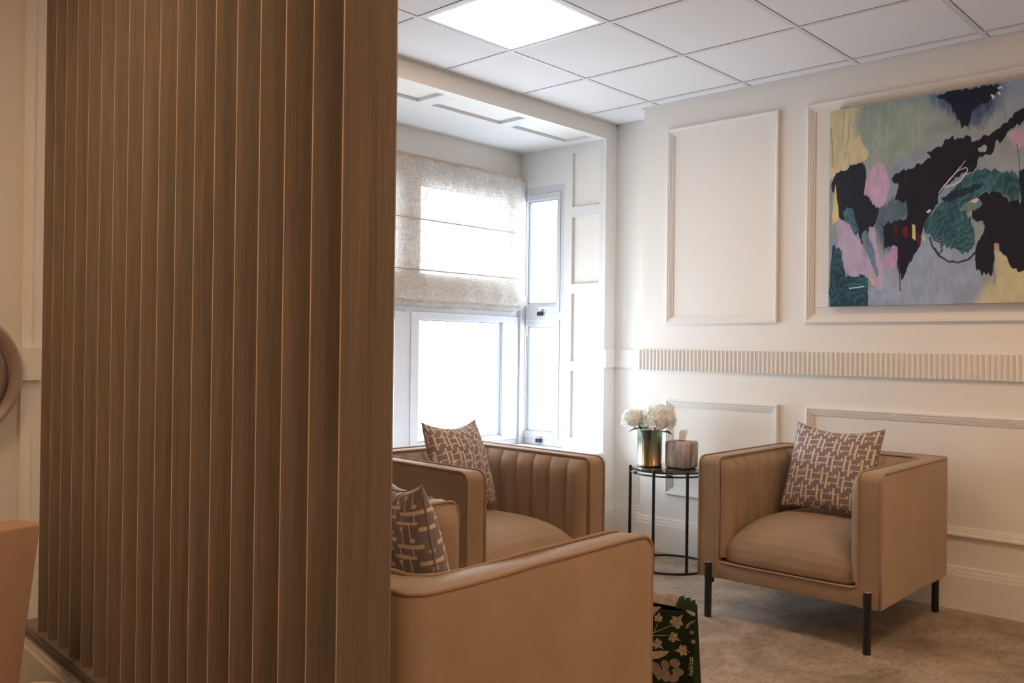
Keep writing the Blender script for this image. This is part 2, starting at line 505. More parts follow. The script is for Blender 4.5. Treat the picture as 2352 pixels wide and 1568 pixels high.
for k, (hy, hz) in enumerate(((4.03, 1.452), (4.03, 0.588))):
    bm = bmesh.new()
    add_box(bm, XB1 - .020, XB1 + .002, hy - .020, hy + .022, hz - .012, hz + .014, bevel=.004)
    add_tube(bm, [(XB1 - .024, hy, hz + .004), (XB1 - .030, hy - .03, hz + .010), (XB1 - .026, hy - .105, hz + .012)], [.009, .007, .005], 8)
    h = obj('window_handle', bm, M['chrome'], w1)
    bm = bmesh.new(); add_box(bm, XB1 - .014, XB1 + .002, hy - .024, hy + .020, hz - .040, hz - .016)
    obj('handle_catch', bm, M['black'], h)

w2 = thing('window_2', 'wide white framed bay window behind the linen blind', 'window', (0, 0, 0)); w2['kind'] = 'structure'
YF = 4.190
bm = bmesh.new()
add_box(bm, 4.604, XB1 - .001, YF - .02, YF + .07, SILL, 2.34)
add_box(bm, XB0, 4.604, YF, YF + .07, 2.27, 2.34)
add_box(bm, XB0, 4.604, YF, YF + .07, SILL, SILL + .035)
add_box(bm, 3.575, 3.625, YF, YF + .07, SILL + .035, 2.27)
add_box(bm, XB0, 2.77, YF, YF + .07, SILL + .035, 2.27)
for a, b in ((3.625, 4.604), (2.77, 3.575)): add_box(bm, a, b, YF, YF + .07, 1.405, 1.455)
obj('window_frame', bm, M['upvc'], w2)
def cas2(a, b, ga, gb):
    casement(w2, 'Y', YF - .006, a, b, 0.565, 1.403, 0.592, 1.365, ga, gb, 1)
    casement(w2, 'Y', YF - .006, a, b, 1.457, 2.268, 1.52, 2.20, ga, gb, 1)
cas2(3.627, 4.602, 3.690, 4.448)
cas2(2.772, 3.573, 2.84, 3.495)

# ------------------------------------------------------------------ wall mouldings
def skirting(name, segs):
    """segs: list of (axis, c, a, b, dir) - wall plane axis=c from a to b, dir = way into the room"""
    bm = bmesh.new()
    steps = [(0, .158, .022), (.158, .163, .019), (.163, .176, .017), (.176, .181, .013), (.181, .194, .011), (.194, .198, .006)]
    for axis, c, a, b, d in segs:
        for zA, zB, t in steps:
            if axis == 'X': add_box(bm, min(c, c + t * d), max(c, c + t * d), a, b, zA, zB)
            else: add_box(bm, a, b, min(c, c + t * d), max(c, c + t * d), zA, zB)
    return struct(name, bm, M['trim'])
skirting('baseboard_right', [('X', XW, Y0, YB + .022, -1)])
skirting('baseboard_alcove', [('X', XA, YB, YW, -1), ('Y', YB, XW, XA - .022, 1)])
skirting('baseboard_window', [('Y', YW, 1.30, XA, -1)])
skirting('baseboard_left', [('Y', 3.333, X0, 1.13, -1)])

# dado rail: vertical flutes cut into a raised band
def flutes(name, y0, y1, xw, t=.024, pitch=.0252):
    bm = bmesh.new()
    n = int((y1 - y0) / pitch); prof = []
    y = y1
    for i in range(n):
        prof.append((y, t)); prof.append((y - .006, t))
        for k in range(1, 6):
            a = k / 6; prof.append((y - .006 - (pitch - .006) * a, t - .010 * math.sin(math.pi * a) ** .8))
        y -= pitch
    prof.append((y, t))
    z0, z1 = 1.070, 1.189
    lo = [bm.verts.new((xw - d, yy, z0)) for yy, d in prof]; hi = [bm.verts.new((xw - d, yy, z1)) for yy, d in prof]
    bl = [bm.verts.new((xw, yy, z0)) for yy, d in prof]; bh = [bm.verts.new((xw, yy, z1)) for yy, d in prof]
    for i in range(len(prof) - 1):
        bm.faces.new((lo[i], lo[i + 1], hi[i + 1], hi[i])); bm.faces.new((bl[i], bl[i + 1], lo[i + 1], lo[i])); bm.faces.new((hi[i], hi[i + 1], bh[i + 1], bh[i]))
    bm.faces.new((lo[0], hi[0], bh[0], bl[0])); bm.faces.new((lo[-1], bl[-1], bh[-1], hi[-1]))
    return struct(name, bm, M['trim'])
flutes('trim_5', Y0 + .05, YB + .006, XW)
bm = bmesh.new()
add_box(bm, XA - .014, XA, YB, YW, 1.072, 1.187)
add_box(bm, XB1 + .002, XA - .014, YW - .014, YW, 1.072, 1.187)
add_box(bm, 1.206, XB0, YW - .014, YW, 1.072, 1.187)
add_box(bm, X0, 1.152, 3.312, 3.345, 1.063, 1.176)
add_box(bm, 1.152, 1.166, 3.320, 3.345, 1.063, 1.176)
add_box(bm, 1.166, 1.2, 3.322, 3.345, 1.063, 1.176)
struct('trim_6', bm, M['trim'])

def picture_frame(name, y0, y1, z0, z1, w=.046):
    """rectangular wall moulding: tall outer lip, four reeds stepping down inwards"""
    bm = bmesh.new()
    prof = [(0, 0), (0, .016), (.004, .020), (.012, .020), (.016, .016), (.022, .016), (.0225, .0125), (.029, .0125), (.0295, .009), (.036, .009), (.0365, .0055), (.043, .0055), (.0435, .002), (w, .002), (w, 0)]
    cor = [(y0, z0, 1, 1), (y1, z0, -1, 1), (y1, z1, -1, -1), (y0, z1, 1, -1)]
    rings = [[bm.verts.new((XW - h, cy + sy * d, cz + sz * d)) for d, h in prof] for cy, cz, sy, sz in cor]
    for i in range(4):
        A, B = rings[i], rings[(i + 1) % 4]
        for k in range(len(prof) - 1): bm.faces.new((A[k], B[k], B[k + 1], A[k + 1]))
    return struct(name, bm, M['trim'])
picture_frame('trim_7', 2.233, 2.936, 1.343, 2.489)
picture_frame('trim_8', 0.20, 2.076, 1.341, 2.485)
picture_frame('trim_9', 2.222, 2.929, 0.343, 0.905)
picture_frame('trim_10', 0.20, 2.068, 0.338, 0.905)

# ------------------------------------------------------------------ ceiling panel lights
LIGHT_LABELS = {}
for k, (a0, a1, b0, b1) in enumerate(light_cells):
    x, y = (a0 + a1) / 2, (b0 + b1) / 2
    LIGHT_LABELS[k] = ('square white panel light in the ceiling near the window bay, the only one in view' if (x > 2 and y > 2) else
                       'square panel light in the ceiling in front of the painting, out of view' if (x > 2 and y > -1) else
                       'square panel light in the ceiling, farthest from the window bay, out of view' if x > 2 else
                       'square panel light in the ceiling left of the slatted screen, out of view' if y > 1 else
                       'square panel light in the ceiling above the viewer, out of view')
for k, (a0, a1, b0, b1) in enumerate(light_cells):
    vis = (abs(a0 - hw - GX) < .01 and abs(b0 - hw - (GY - .6)) < .01)
    t = thing('ceiling_light', LIGHT_LABELS[k], 'light',
              ((a0 + a1) / 2, (b0 + b1) / 2, CE), 0, 'ceiling panel lights')
    h = (a1 - a0) / 2 - .003
    bm = bmesh.new()
    f = .018
    add_box(bm, -h, h, -h, -h + f, 0, .012); add_box(bm, -h, h, h - f, h, 0, .012)
    add_box(bm, -h, -h + f, -h + f, h - f, 0, .012); add_box(bm, h - f, h, -h + f, h - f, 0, .012)
    obj('light_frame', bm, M['panel_frame'], t)
    bm = bmesh.new(); add_box(bm, -h + f, h - f, -h + f, h - f, .004, .010); obj('diffuser', bm, M['panel'] if vis else M['panel_warm'], t)

# ------------------------------------------------------------------ slatted screen
SD = Vector((-0.0769, -0.997, 0)); SD.normalize()
P0 = Vector((1.137, 3.172, 0))
PT = .235
plinth = thing('screen_plinth', 'low white panelled plinth with dark top strip under the wooden slats', 'plinth', (0, 0, 0))
perp = Vector((-SD.y, SD.x, 0)).normalized()
if perp.x < 0: perp = -perp
def pl(s, o, z): return P0 + SD * s + perp * o + Vector((0, 0, z))
def slab(bm, s0, s1, o0, o1, z0, z1, mi=0):
    v = [bm.verts.new(pl(s, o, z)) for s in (s0, s1) for o in (o0, o1) for z in (z0, z1)]
    for q in [(0, 1, 3, 2), (4, 6, 7, 5), (0, 4, 5, 1), (2, 3, 7, 6), (0, 2, 6, 4), (1, 5, 7, 3)]:
        bm.faces.new([v[i] for i in q]).material_index = mi
S0, S1 = -0.170, 1.98
bm = bmesh.new(); slab(bm, S0, S1, .0, .058, 0, .215); obj('plinth_core', bm, M['wall'], plinth)
bm = bmesh.new()
for zA, zB, tt in [(0, .170, .022), (.170, .175, .018), (.175, .190, .016), (.190, .196, .011), (.196, .212, .009)]:
    slab(bm, S0, S1, -tt + .003, .0, zA, zB)
obj('skirting', bm, M['trim'], plinth)
bm = bmesh.new(); slab(bm, S0, S1, -.018, .060, .215, PT - .001, 0); obj('top_strip', bm, M['bronze'], plinth)
bm = bmesh.new(); slab(bm, S0 + .01, S1 - .01, -.005, .058, PT - .001, PT, 0); obj('top_board', bm, M['wood'], plinth)
SW, ST = .098, .018
sdir = Vector((.700, -.714, 0)).normalized(); sn = Vector((-sdir.y, sdir.x, 0)).normalized()
if sn.dot(F) < 0: sn = -sn
slat0 = None
ordn = ['nearest', 'second', 'third', 'fourth', 'fifth', 'sixth', 'seventh', 'eighth', 'ninth', 'tenth', 'eleventh', 'twelfth', 'thirteenth', 'fourteenth', 'fifteenth', 'sixteenth', 'seventeenth', 'eighteenth']
NS = 18
for k in range(NS):
    base = P0 + SD * (k * .10756) + Vector((0, 0, PT))
    n = NS - 1 - k
    lab = ('vertical wooden slat, nearest of the screen, at its right end beside the near armchair' if n == 0 else
           'vertical wooden slat, farthest of the screen, against the left wall' if k == 0 else
           'vertical wooden slat of the screen, %s counted from its right end' % ordn[n])
    if slat0 is None:
        t = thing('wooden_slat', lab, 'slat', base, math.atan2(sdir.y, sdir.x), 'vertical slats of the wooden screen')
        H = CE - PT - .004
        bm = bmesh.new()
        c = .0028
        pts = [(0, c), (c, 0), (SW - .001, 0), (SW, .001), (SW, ST), (0, ST)]   # local y points away from the viewer
        lo = [bm.verts.new((x, y, 0)) for x, y in pts]; hi = [bm.verts.new((x, y, H)) for x, y in pts]
        bm.faces.new(lo); bm.faces.new(hi)
        for i in range(1, len(pts)): bm.faces.new((lo[i], lo[(i + 1) % 6], hi[(i + 1) % 6], hi[i]))
        o = obj('board', bm, M['wood'], t)
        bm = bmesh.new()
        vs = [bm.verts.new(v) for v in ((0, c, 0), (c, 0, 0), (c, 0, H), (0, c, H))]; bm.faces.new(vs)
        e = obj('edge_highlight', bm, M['edge'], t)  # chamfer strip in a pale colour, a painted highlight along the left edge
        slat0 = t
    else:
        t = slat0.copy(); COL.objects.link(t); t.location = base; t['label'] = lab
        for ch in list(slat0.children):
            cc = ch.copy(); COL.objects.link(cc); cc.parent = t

# sky portals in the two window openings (they guide the daylight, they give none themselves)
def portal(name, loc, rot, sx, sy):
    l = bpy.data.lights.new(name, 'AREA'); l.shape = 'RECTANGLE'; l.size = sx; l.size_y = sy; l.cycles.is_portal = True
    o = bpy.data.objects.new(name, l); COL.objects.link(o); o.location = loc; o.rotation_euler = rot
portal('window_portal', ((XB0 + XB1) / 2, YG + .10, 1.43), (math.radians(-90), 0, 0), XB1 - XB0, 1.85)
portal('window_portal', (XB1 + .13, 4.03, 1.43), (0, math.radians(90), 0), 1.8, .42)
PAINT = [
 ('p',(156,168,146),[-0.004,1.009,0.464,0.994,0.466,0.779,0.312,0.679,0.198,0.66,0.0,0.65],0.0145),
 ('p',(212,196,146),[-0.027,1.005,0.145,0.993,0.12,0.913,0.147,0.833,0.164,0.764,0.148,0.716,0.097,0.689,0.081,0.649,0.012,0.64,-0.024,0.653],0.0112),
 ('p',(216,200,150),[0.096,0.833,0.146,0.85,0.163,0.814,0.197,0.743,0.123,0.686,0.097,0.723],0.008),
 ('p',(158,170,182),[0.44,0.287,0.691,0.224,0.715,-0.037,0.189,-0.028,0.236,0.161,0.364,0.139],0.0145),
 ('p',(205,196,150),[0.775,0.249,0.91,0.174,0.912,-0.033,0.686,-0.029,0.762,0.114],0.0129),
 ('p',(196,160,175),[0.825,0.764,0.905,0.789,0.906,0.7,0.852,0.708],0.008),
 ('p',(70,84,110),[0.502,0.995,0.789,0.996,0.769,0.886,0.686,0.823,0.6,0.861,0.548,0.932],0.0177),
 ('p',(20,27,44),[0.517,0.992,0.786,0.993,0.769,0.947,0.735,0.915,0.7,0.906,0.671,0.895,0.658,0.816,0.629,0.821,0.614,0.866,0.584,0.918,0.569,0.952],0.0048),
 ('p',(84,104,112),[0.233,0.483,0.313,0.508,0.392,0.508,0.401,0.426,0.33,0.4,0.316,0.271,0.267,0.291,0.234,0.384],0.0096),
 ('p',(17,20,32),[0.312,0.622,0.359,0.648,0.429,0.672,0.49,0.696,0.475,0.722,0.542,0.752,0.556,0.777,0.658,0.77,0.68,0.74,0.757,0.774,0.818,0.81,0.845,0.843,0.904,0.874,0.905,0.819,0.838,0.784,0.805,0.744,0.771,0.727,0.757,0.683,0.702,0.668,0.695,0.623,0.674,0.602,0.602,0.588,0.533,0.525,0.529,0.478,0.5,0.441,0.47,0.388,0.455,0.342,0.448,0.279,0.395,0.186,0.364,0.123,0.34,0.253,0.362,0.333,0.385,0.428,0.384,0.492,0.329,0.514,0.348,0.577],0.0056),
 ('p',(170,175,168),[0.698,0.71,0.722,0.722,0.74,0.718,0.733,0.693,0.705,0.692],0.0016),
 ('p',(20,27,42),[0.007,0.623,0.037,0.68,0.097,0.689,0.106,0.713,0.164,0.712,0.188,0.678,0.186,0.595,0.233,0.507,0.253,0.472,0.234,0.4,0.201,0.378,0.177,0.297,0.151,0.348,0.1,0.428,0.066,0.439,0.048,0.458,0.021,0.562],0.0056),
 ('p',(74,112,122),[0.07,0.464,0.108,0.503,0.142,0.433,0.151,0.373,0.1,0.394],0.0064),
 ('p',(200,166,182),[0.19,0.628,0.231,0.706,0.263,0.701,0.296,0.648,0.306,0.582,0.281,0.503,0.249,0.481,0.208,0.518,0.177,0.563],0.0048),
 ('p',(192,172,188),[0.04,0.45,0.109,0.402,0.169,0.306,0.19,0.229,0.201,0.394,0.234,0.384,0.251,0.259,0.285,0.134,0.269,0.069,0.237,0.095,0.187,0.155,0.103,0.15,0.059,0.228],0.0064),
 ('p',(110,135,150),[0.168,0.347,0.19,0.279,0.236,0.153,0.252,0.144,0.227,0.277,0.189,0.379],0.0032),
 ('p',(190,150,178),[0.276,0.216,0.323,0.295,0.343,0.286,0.34,0.213,0.309,0.158,0.289,0.175],0.004),
 ('p',(22,24,40),[0.274,0.388,0.33,0.416,0.393,0.395,0.441,0.279,0.403,0.217,0.364,0.147,0.348,0.172,0.343,0.286,0.307,0.288,0.283,0.29],0.0048),
 ('p',(50,92,96),[0.459,0.373,0.533,0.47,0.61,0.556,0.709,0.613,0.826,0.595,0.874,0.556,0.862,0.408,0.827,0.478,0.759,0.512,0.689,0.493,0.654,0.427,0.683,0.363,0.691,0.27,0.641,0.235,0.583,0.262,0.501,0.315],0.0056),
 ('p',(28,48,58),[0.544,0.508,0.653,0.543,0.731,0.55,0.675,0.517,0.581,0.481],0.004),
 ('p',(20,22,34),[0.682,0.486,0.779,0.51,0.841,0.455,0.908,0.418,0.91,0.152,0.844,0.152,0.782,0.272,0.769,0.167,0.755,0.122,0.692,0.171,0.698,0.27,0.732,0.359,0.676,0.402],0.0064),
 ('p',(20,32,44),[0.87,0.593,0.907,0.596,0.908,0.411,0.875,0.444],0.004),
 ('p',(120,140,132),[0.625,0.445,0.682,0.486,0.721,0.448,0.675,0.425,0.632,0.429],0.0032),
 ('p',(220,214,200),[0.668,0.476,0.693,0.489,0.707,0.476,0.689,0.462],0.0024),
 ('p',(235,230,215),[0.473,0.444,0.488,0.457,0.501,0.449,0.485,0.435],0.0016),
 ('p',(36,70,80),[0.017,0.307,0.067,0.279,0.086,0.151,0.187,0.155,0.2,0.096,0.196,0.014,0.193,-0.019,0.01,-0.016],0.0064),
 ('p',(50,100,104),[0.095,0.109,0.17,0.147,0.195,0.13,0.2,0.096,0.137,0.082],0.0032),
 ('p',(110,14,26),[0.361,0.369,0.382,0.38,0.392,0.371,0.39,0.323,0.366,0.333],0.0024),
 ('p',(110,14,26),[0.431,0.348,0.448,0.339,0.45,0.279,0.437,0.283],0.0024),
 ('p',(100,14,26),[0.326,0.397,0.338,0.395,0.343,0.346,0.329,0.347],0.0024),
 ('p',(232,208,130),[0.407,0.386,0.424,0.384,0.43,0.304,0.411,0.313],0.0024),
 ('p',(226,206,140),[0.017,0.563,0.031,0.629,0.053,0.44,0.017,0.414],0.0032),
 ('p',(226,206,140),[0.459,0.33,0.471,0.325,0.473,0.305,0.462,0.303],0.0016),
 ('p',(226,206,140),[0.212,0.133,0.228,0.132,0.233,0.103,0.216,0.096],0.0016),
 ('p',(225,150,90),[0.772,0.272,0.782,0.272,0.782,0.249,0.773,0.251],0.0016),
 ('p',(230,225,205),[0.779,0.981,0.799,0.981,0.802,0.971,0.782,0.972],0.0008),
 ('p',(230,225,205),[0.748,0.951,0.762,0.953,0.77,0.935,0.759,0.931],0.0008),
 ('p',(230,225,205),[0.778,0.959,0.789,0.955,0.794,0.938,0.783,0.943],0.0008),
 ('l',(235,225,215),[0.533,0.529,0.58,0.59,0.616,0.621,0.649,0.63,0.656,0.617,0.631,0.576,0.588,0.554,0.558,0.55],0.0048),
 ('l',(225,215,210),[0.533,0.53,0.591,0.597,0.645,0.661],0.004),
 ('l',(38,62,70),[0.493,0.315,0.505,0.275,0.532,0.234,0.569,0.204,0.62,0.19,0.663,0.203,0.691,0.232],0.0088),
 ('l',(38,62,70),[0.509,0.306,0.542,0.288,0.55,0.256,0.535,0.238,0.516,0.266],0.0064),
 ('l',(90,110,80),[0.009,0.913,0.012,0.811,0.018,0.716],0.0032),
 ('l',(120,150,120),[0.103,0.983,0.099,0.908,0.096,0.841,0.076,0.726],0.0032),
 ('l',(120,150,120),[0.073,0.988,0.071,0.921,0.066,0.837],0.0032),
 ('l',(60,80,100),[0.862,0.714,0.868,0.653,0.872,0.586],0.0032),
 ('l',(90,110,120),[0.798,0.934,0.807,0.872,0.818,0.81],0.0024),
 ('l',(90,50,90),[0.348,0.212,0.355,0.139,0.359,0.07],0.0056),
 ('l',(80,130,120),[0.774,0.219,0.772,0.151,0.771,0.083],0.0032),
 ('l',(235,225,205),[0.112,0.091,0.146,0.094,0.179,0.097],0.0056),
 ('l',(40,70,90),[0.454,0.493,0.543,0.665],0.0001),
 ('p',(24,28,44),[0.90,0.30,1.0,0.45,1.08,0.62,1.2,0.66,1.24,0.5,1.16,0.36,1.05,0.24],0.006),
 ('p',(60,104,110),[1.05,0.70,1.2,0.84,1.38,0.86,1.4,0.74,1.25,0.66],0.006),
 ('p',(198,164,180),[1.28,0.36,1.4,0.42,1.44,0.3,1.34,0.2],0.006),
 ('p',(212,198,150),[1.3,0.95,1.5,0.98,1.52,0.7,1.42,0.62],0.012),
]

# ------------------------------------------------------------------ tub armchairs
W, D, ZB, ZT = .82, .83, .178, .713
TA, TB = .10, .11
def arc(cx, cy, r, a0, a1, n):
    return [(cx + r * math.cos(math.radians(a0 + (a1 - a0) * i / n)), cy + r * math.sin(math.radians(a0 + (a1 - a0) * i / n))) for i in range(n + 1)]
def u_path(half, back, rb, xf=0.0, n=10, m=24):
    """right arm front -> back -> left arm front, rounded back corners"""
    p = [(xf + (-back + rb - xf) * i / m, -half) for i in range(m)]
    p += arc(-back + rb, -half + rb, rb, 270, 180, n)
    p += [(-back, -half + rb + (2 * half - 2 * rb) * i / m) for i in range(1, m)]
    p += arc(-back + rb, half - rb, rb, 180, 90, n)
    p += [(-back + rb + (xf + back - rb) * i / m, half) for i in range(1, m + 1)]
    return p
OUT = u_path(W / 2, D, .045); INN = u_path(W / 2 - TA, D - TB, .055)
NP = len(OUT)
RF = .038
def top_h(x):
    if x > -RF:
        q = (x + RF) / RF; return ZT - RF * (1 - math.sqrt(max(0, 1 - q * q)))
    return ZT
def front_x(px, i):
    return px
def make_chair(label, loc, rz, group, wave=0.0):
    t = thing('armchair', label, 'armchair', loc, rz, group)
    # shell: stations along the U, each a rounded wall section
    bm = bmesh.new()
    st = []
    fr = [1.0, .985, .94, .87, .76, .6, .4, .2]
    def stations():
        s = []
        for q in fr:                                   # rounded front of the right arm
            x = -RF + RF * q; s.append(((x, -W / 2), (x, -W / 2 + TA)))
        for o, i in zip(OUT, INN):
            if (o[0] < -RF - .005): s.append((o, i))
        for q in reversed(fr):
            x = -RF + RF * q; s.append(((x, W / 2), (x, W / 2 - TA)))
        return s
    S = stations(); e = .014
    rings = []
    L = 0
    for k, (o, i) in enumerate(S):
        o = Vector((*o, 0)); i = Vector((*i, 0)); w = (i - o).normalized()
        x = o.x
        h = top_h(x) + wave * (math.sin(k * .55) * .5 + math.sin(k * .23)) * (1 if -RF > x else 0)
        sec = [(o, 0, ZB + .006), (o, .004, ZB), (o, 0, ZB + .012), (o, 0, h - e), (o, e * .3, h - e * .3), (o, e, h), (o, TA * .5, h + .004), (i, -e, h), (i, -e * .3, h - e * .3), (i, 0, h - e), (i, 0, ZB + .012), (i, -.004, ZB)]
        sec = [sec[1], sec[0]] + sec[2:]
        rings.append([bm.verts.new(b + w * d + Vector((0, 0, z))) for b, d, z in sec])
    m = len(rings[0])
    for a, b in zip(rings, rings[1:]):
        for k in range(m):
            bm.faces.new((a[k], b[k], b[(k + 1) % m], a[(k + 1) % m]))
    bm.faces.new(rings[0]); bm.faces.new(rings[-1])
    # apron under the seat and the closed underside
    add_box(bm, -.10, .0006, -W / 2 + TA - .012, W / 2 - TA + .012, ZB + .001, .252, bevel=.005)
    o = sharp(obj('shell', bm, M['velvet'], t), 35)
    bm = bmesh.new(); add_box(bm, -D + .08, -.04, -W / 2 + .06, W / 2 - .06, ZB - .003, ZB + .03); obj('underside', bm, M['void_seat'], t)
    # piping along the outer and inner edges
    bm = bmesh.new()
    def top_line(path, half, inner):
        pts = [(0.002, -half, ZB + .004 if not inner else .262)] + [(0.002, -half, z) for z in (.35, .5, .62, ZT - RF)]
        if inner: pts[0] = (0.002, -half, .275)
        for a in (15, 30, 45, 60, 75, 90):
            pts.append((-RF + (RF + .002) * math.cos(math.radians(a)), -half, ZT - RF + (RF + .001) * math.sin(math.radians(a))))
        for k, p in enumerate(path):
            if p[0] < -RF - .01:
                pts.append((p[0], p[1], ZT + .001 + wave * (math.sin(k * .55) * .5 + math.sin(k * .23))))
        mirrored = [(x, -y, z) for x, y, z in reversed(pts[:11])]
        return pts + mirrored
    off_o = u_path(W / 2 - .003, D - .003, .045); off_i = u_path(W / 2 - TA + .004, D - TB + .004, .055)
    add_tube(bm, top_line(off_o, W / 2 - .003, False), .0048, 8)
    li = top_line(off_i, W / 2 - TA + .004, True)
    hb = W / 2 - TA + .004
    bottom = [(0.003, hb - .002, .262), (0.003, hb - .012, .254), (0.003, hb - .03, .2515)] + [(0.003, y, .2505) for y in (.2, .1, 0, -.1, -.2)] + [(0.003, -hb + .03, .2515), (0.003, -hb + .012, .254), (0.003, -hb + .002, .262)]
    add_tube(bm, li + bottom, .0048, 8, closed=True)
    obj('piping', bm, M['piping'], t, smooth=True)
    # channelled inner lining
    path = u_path(W / 2 - TA + .002, D - TB + .002, .055, xf=-.012, n=20, m=110)
    P = [Vector((*p, 0)) for p in path]
    cum = [0]
    for a, b in zip(P, P[1:]): cum.append(cum[-1] + (b - a).length)
    LT = cum[-1]; larm = D - TB - .012
    nch = 19; pitch = LT / nch
    nz = 14
    bm = bmesh.new(); rows = []
    for k, p in enumerate(P):
        a = P[max(k - 1, 0)]; b = P[min(k + 1, len(P) - 1)]
        tg = (b - a).normalized(); nrm = Vector((tg.y, -tg.x, 0))
        if nrm.dot(Vector((-.35, 0, 0)) - p) < 0: nrm = -nrm
        s = cum[k]; ph = (s / pitch) % 1.0
        sc = math.sqrt(max(0, 1 - abs(2 * ph - 1) ** 2.2))
        dend = min(s, LT - s)
        fe = math.sqrt(max(0, 1 - (1 - min(1, dend / .05)) ** 2))
        col = []
        for j in range(nz + 1):
            q = j / nz; z = .27 + (ZT - .010 - .27) * q
            dt = (ZT - .010 - z)
            ft = math.sqrt(max(0, 1 - (1 - min(1, dt / .075)) ** 2))
            th = (.004 + (.008 + .032 * sc) * ft * (.25 + .75 * fe))
            col.append(bm.verts.new(p + nrm * th + Vector((0, 0, z))))
        rows.append(col)
    for a, b in zip(rows, rows[1:]):
        for j in range(nz): bm.faces.new((a[j], b[j], b[j + 1], a[j + 1]))
    obj('channel_lining', bm, M['velvet'], t, smooth=True)
    # seat cushion
    prof = [(-.012, .253), (.001, .262), (.004, .285), (-.002, .325), (-.018, .365), (-.045, .398), (-.085, .421), (-.14, .437), (-.22, .448), (-.33, .452), (-.46, .449), (-.60, .442), (-.715, .432)]
    def sf(u, v):
        f = v * (len(prof) - 1); i = min(int(f), len(prof) - 2); q = f - i
        x = prof[i][0] * (1 - q) + prof[i + 1][0] * q; z = prof[i][1] * (1 - q) + prof[i + 1][1] * q
        uu = 2 * u - 1; au = abs(uu)
        hwid = .304 - .012 * min(1, v * 2)
        topw = min(1, max(0, (z - .30) / .12))
        z -= topw * (.022 * au ** 2 + .085 * au ** 9)
        if v < .45: x -= (.010 * au ** 2 + .045 * au ** 12) * (1 - v / .45) + .03 * au ** 4 * min(1, v / .2) * (1 - v / .45)
        return Vector((x, uu * hwid, z))
    bm = bmesh.new(); g = add_grid(bm, sf, 48, 60)
    so = obj('seat', bm, M['velvet'], t, smooth=True)
    for sgn in (0.02, .98):
        bm = bmesh.new(); add_tube(bm, [sf(sgn, v / 30) + Vector((.0015, 0, .001)) for v in range(1, 17)], .0030, 6)
        obj('seam_piping', bm, M['piping'], so, smooth=True)
    # legs
    for lx in (.003, -D + .020):
        for ly in (-.356, .356):
            bm = bmesh.new()
            add_lathe(bm, [(.0150, 0), (.0160, .003), (.0160, .244)], 20, (lx, ly, 0))
            bm.faces.new([v for v in bm.verts if v.co.z < .001][:20])
            s = -1 if lx > -.1 else 1
            add_box(bm, lx + s * .045 if s < 0 else lx, lx if s < 0 else lx + .045, ly - .004, ly + .004, ZB - .03, ZB + .02)
            lg = sharp(obj('leg', bm, M['black'], t), 40)
            bm = bmesh.new(); add_lathe(bm, [(.0001, .2465), (.012, .2462), (.0160, .2442)], 20, (lx, ly, 0)); obj('leg_cap', bm, M['cap'], lg)
    return t
GA = 'tan velvet armchairs in the waiting area'
make_chair('tan velvet armchair standing alone against the panelled wall under the painting', (3.585, 1.733, 0), math.pi, GA)
make_chair('tan velvet armchair with its back to the window sill, behind the nearest armchair', (2.822, 2.432, 0), math.radians(-92.6), GA)
make_chair('nearest tan velvet armchair, seen from behind beside the slatted screen', (1.974, 1.728, 0), math.radians(0.5), GA, wave=.0022)

# ------------------------------------------------------------------ cushions
BE = np.array(srgb((240, 220, 200))); TP = np.array(srgb((146, 134, 135)))
def motif(x, y):
    return (0 <= x < .0105 and 0 <= y < .070) or (-.040 <= x < 0 and 0 <= y < .0045) or (-.0475 <= x < -.037 and -.013 <= y < .0045) \
        or (.0105 <= x < .034 and .038 <= y < .0425) or (.030 <= x < .0385 and .018 <= y < .050)
def pattern(u, v):
    """interlocking hooked bars, u across, v up, metres; True = pale"""
    k = .86; u /= k; v /= k
    ax, ay = .0920, -.0105; bx_, by_ = .0180, .0960
    det = ax * by_ - ay * bx_
    i0 = (u * by_ - v * bx_) / det; j0 = (ax * v - ay * u) / det
    for i in range(math.floor(i0) - 1, math.floor(i0) + 3):
        for j in range(math.floor(j0) - 1, math.floor(j0) + 3):
            x = u - i * ax - j * bx_; y = v - i * ay - j * by_
            if motif(x, y) or motif(.0565 - x, .1230 - y): return True
    return False
_pc = {}
def cushion_cols(rot):
    if rot in _pc: return _pc[rot]
    N = 230; S = .43
    a = np.zeros((N + 1, N + 1), bool)
    for i in range(N + 1):
        for j in range(N + 1):
            u, v = (i / N - .5) * S, (j / N - .5) * S
            a[i, j] = pattern(v, u) if rot else pattern(u, v)
    _pc[rot] = a
    return a
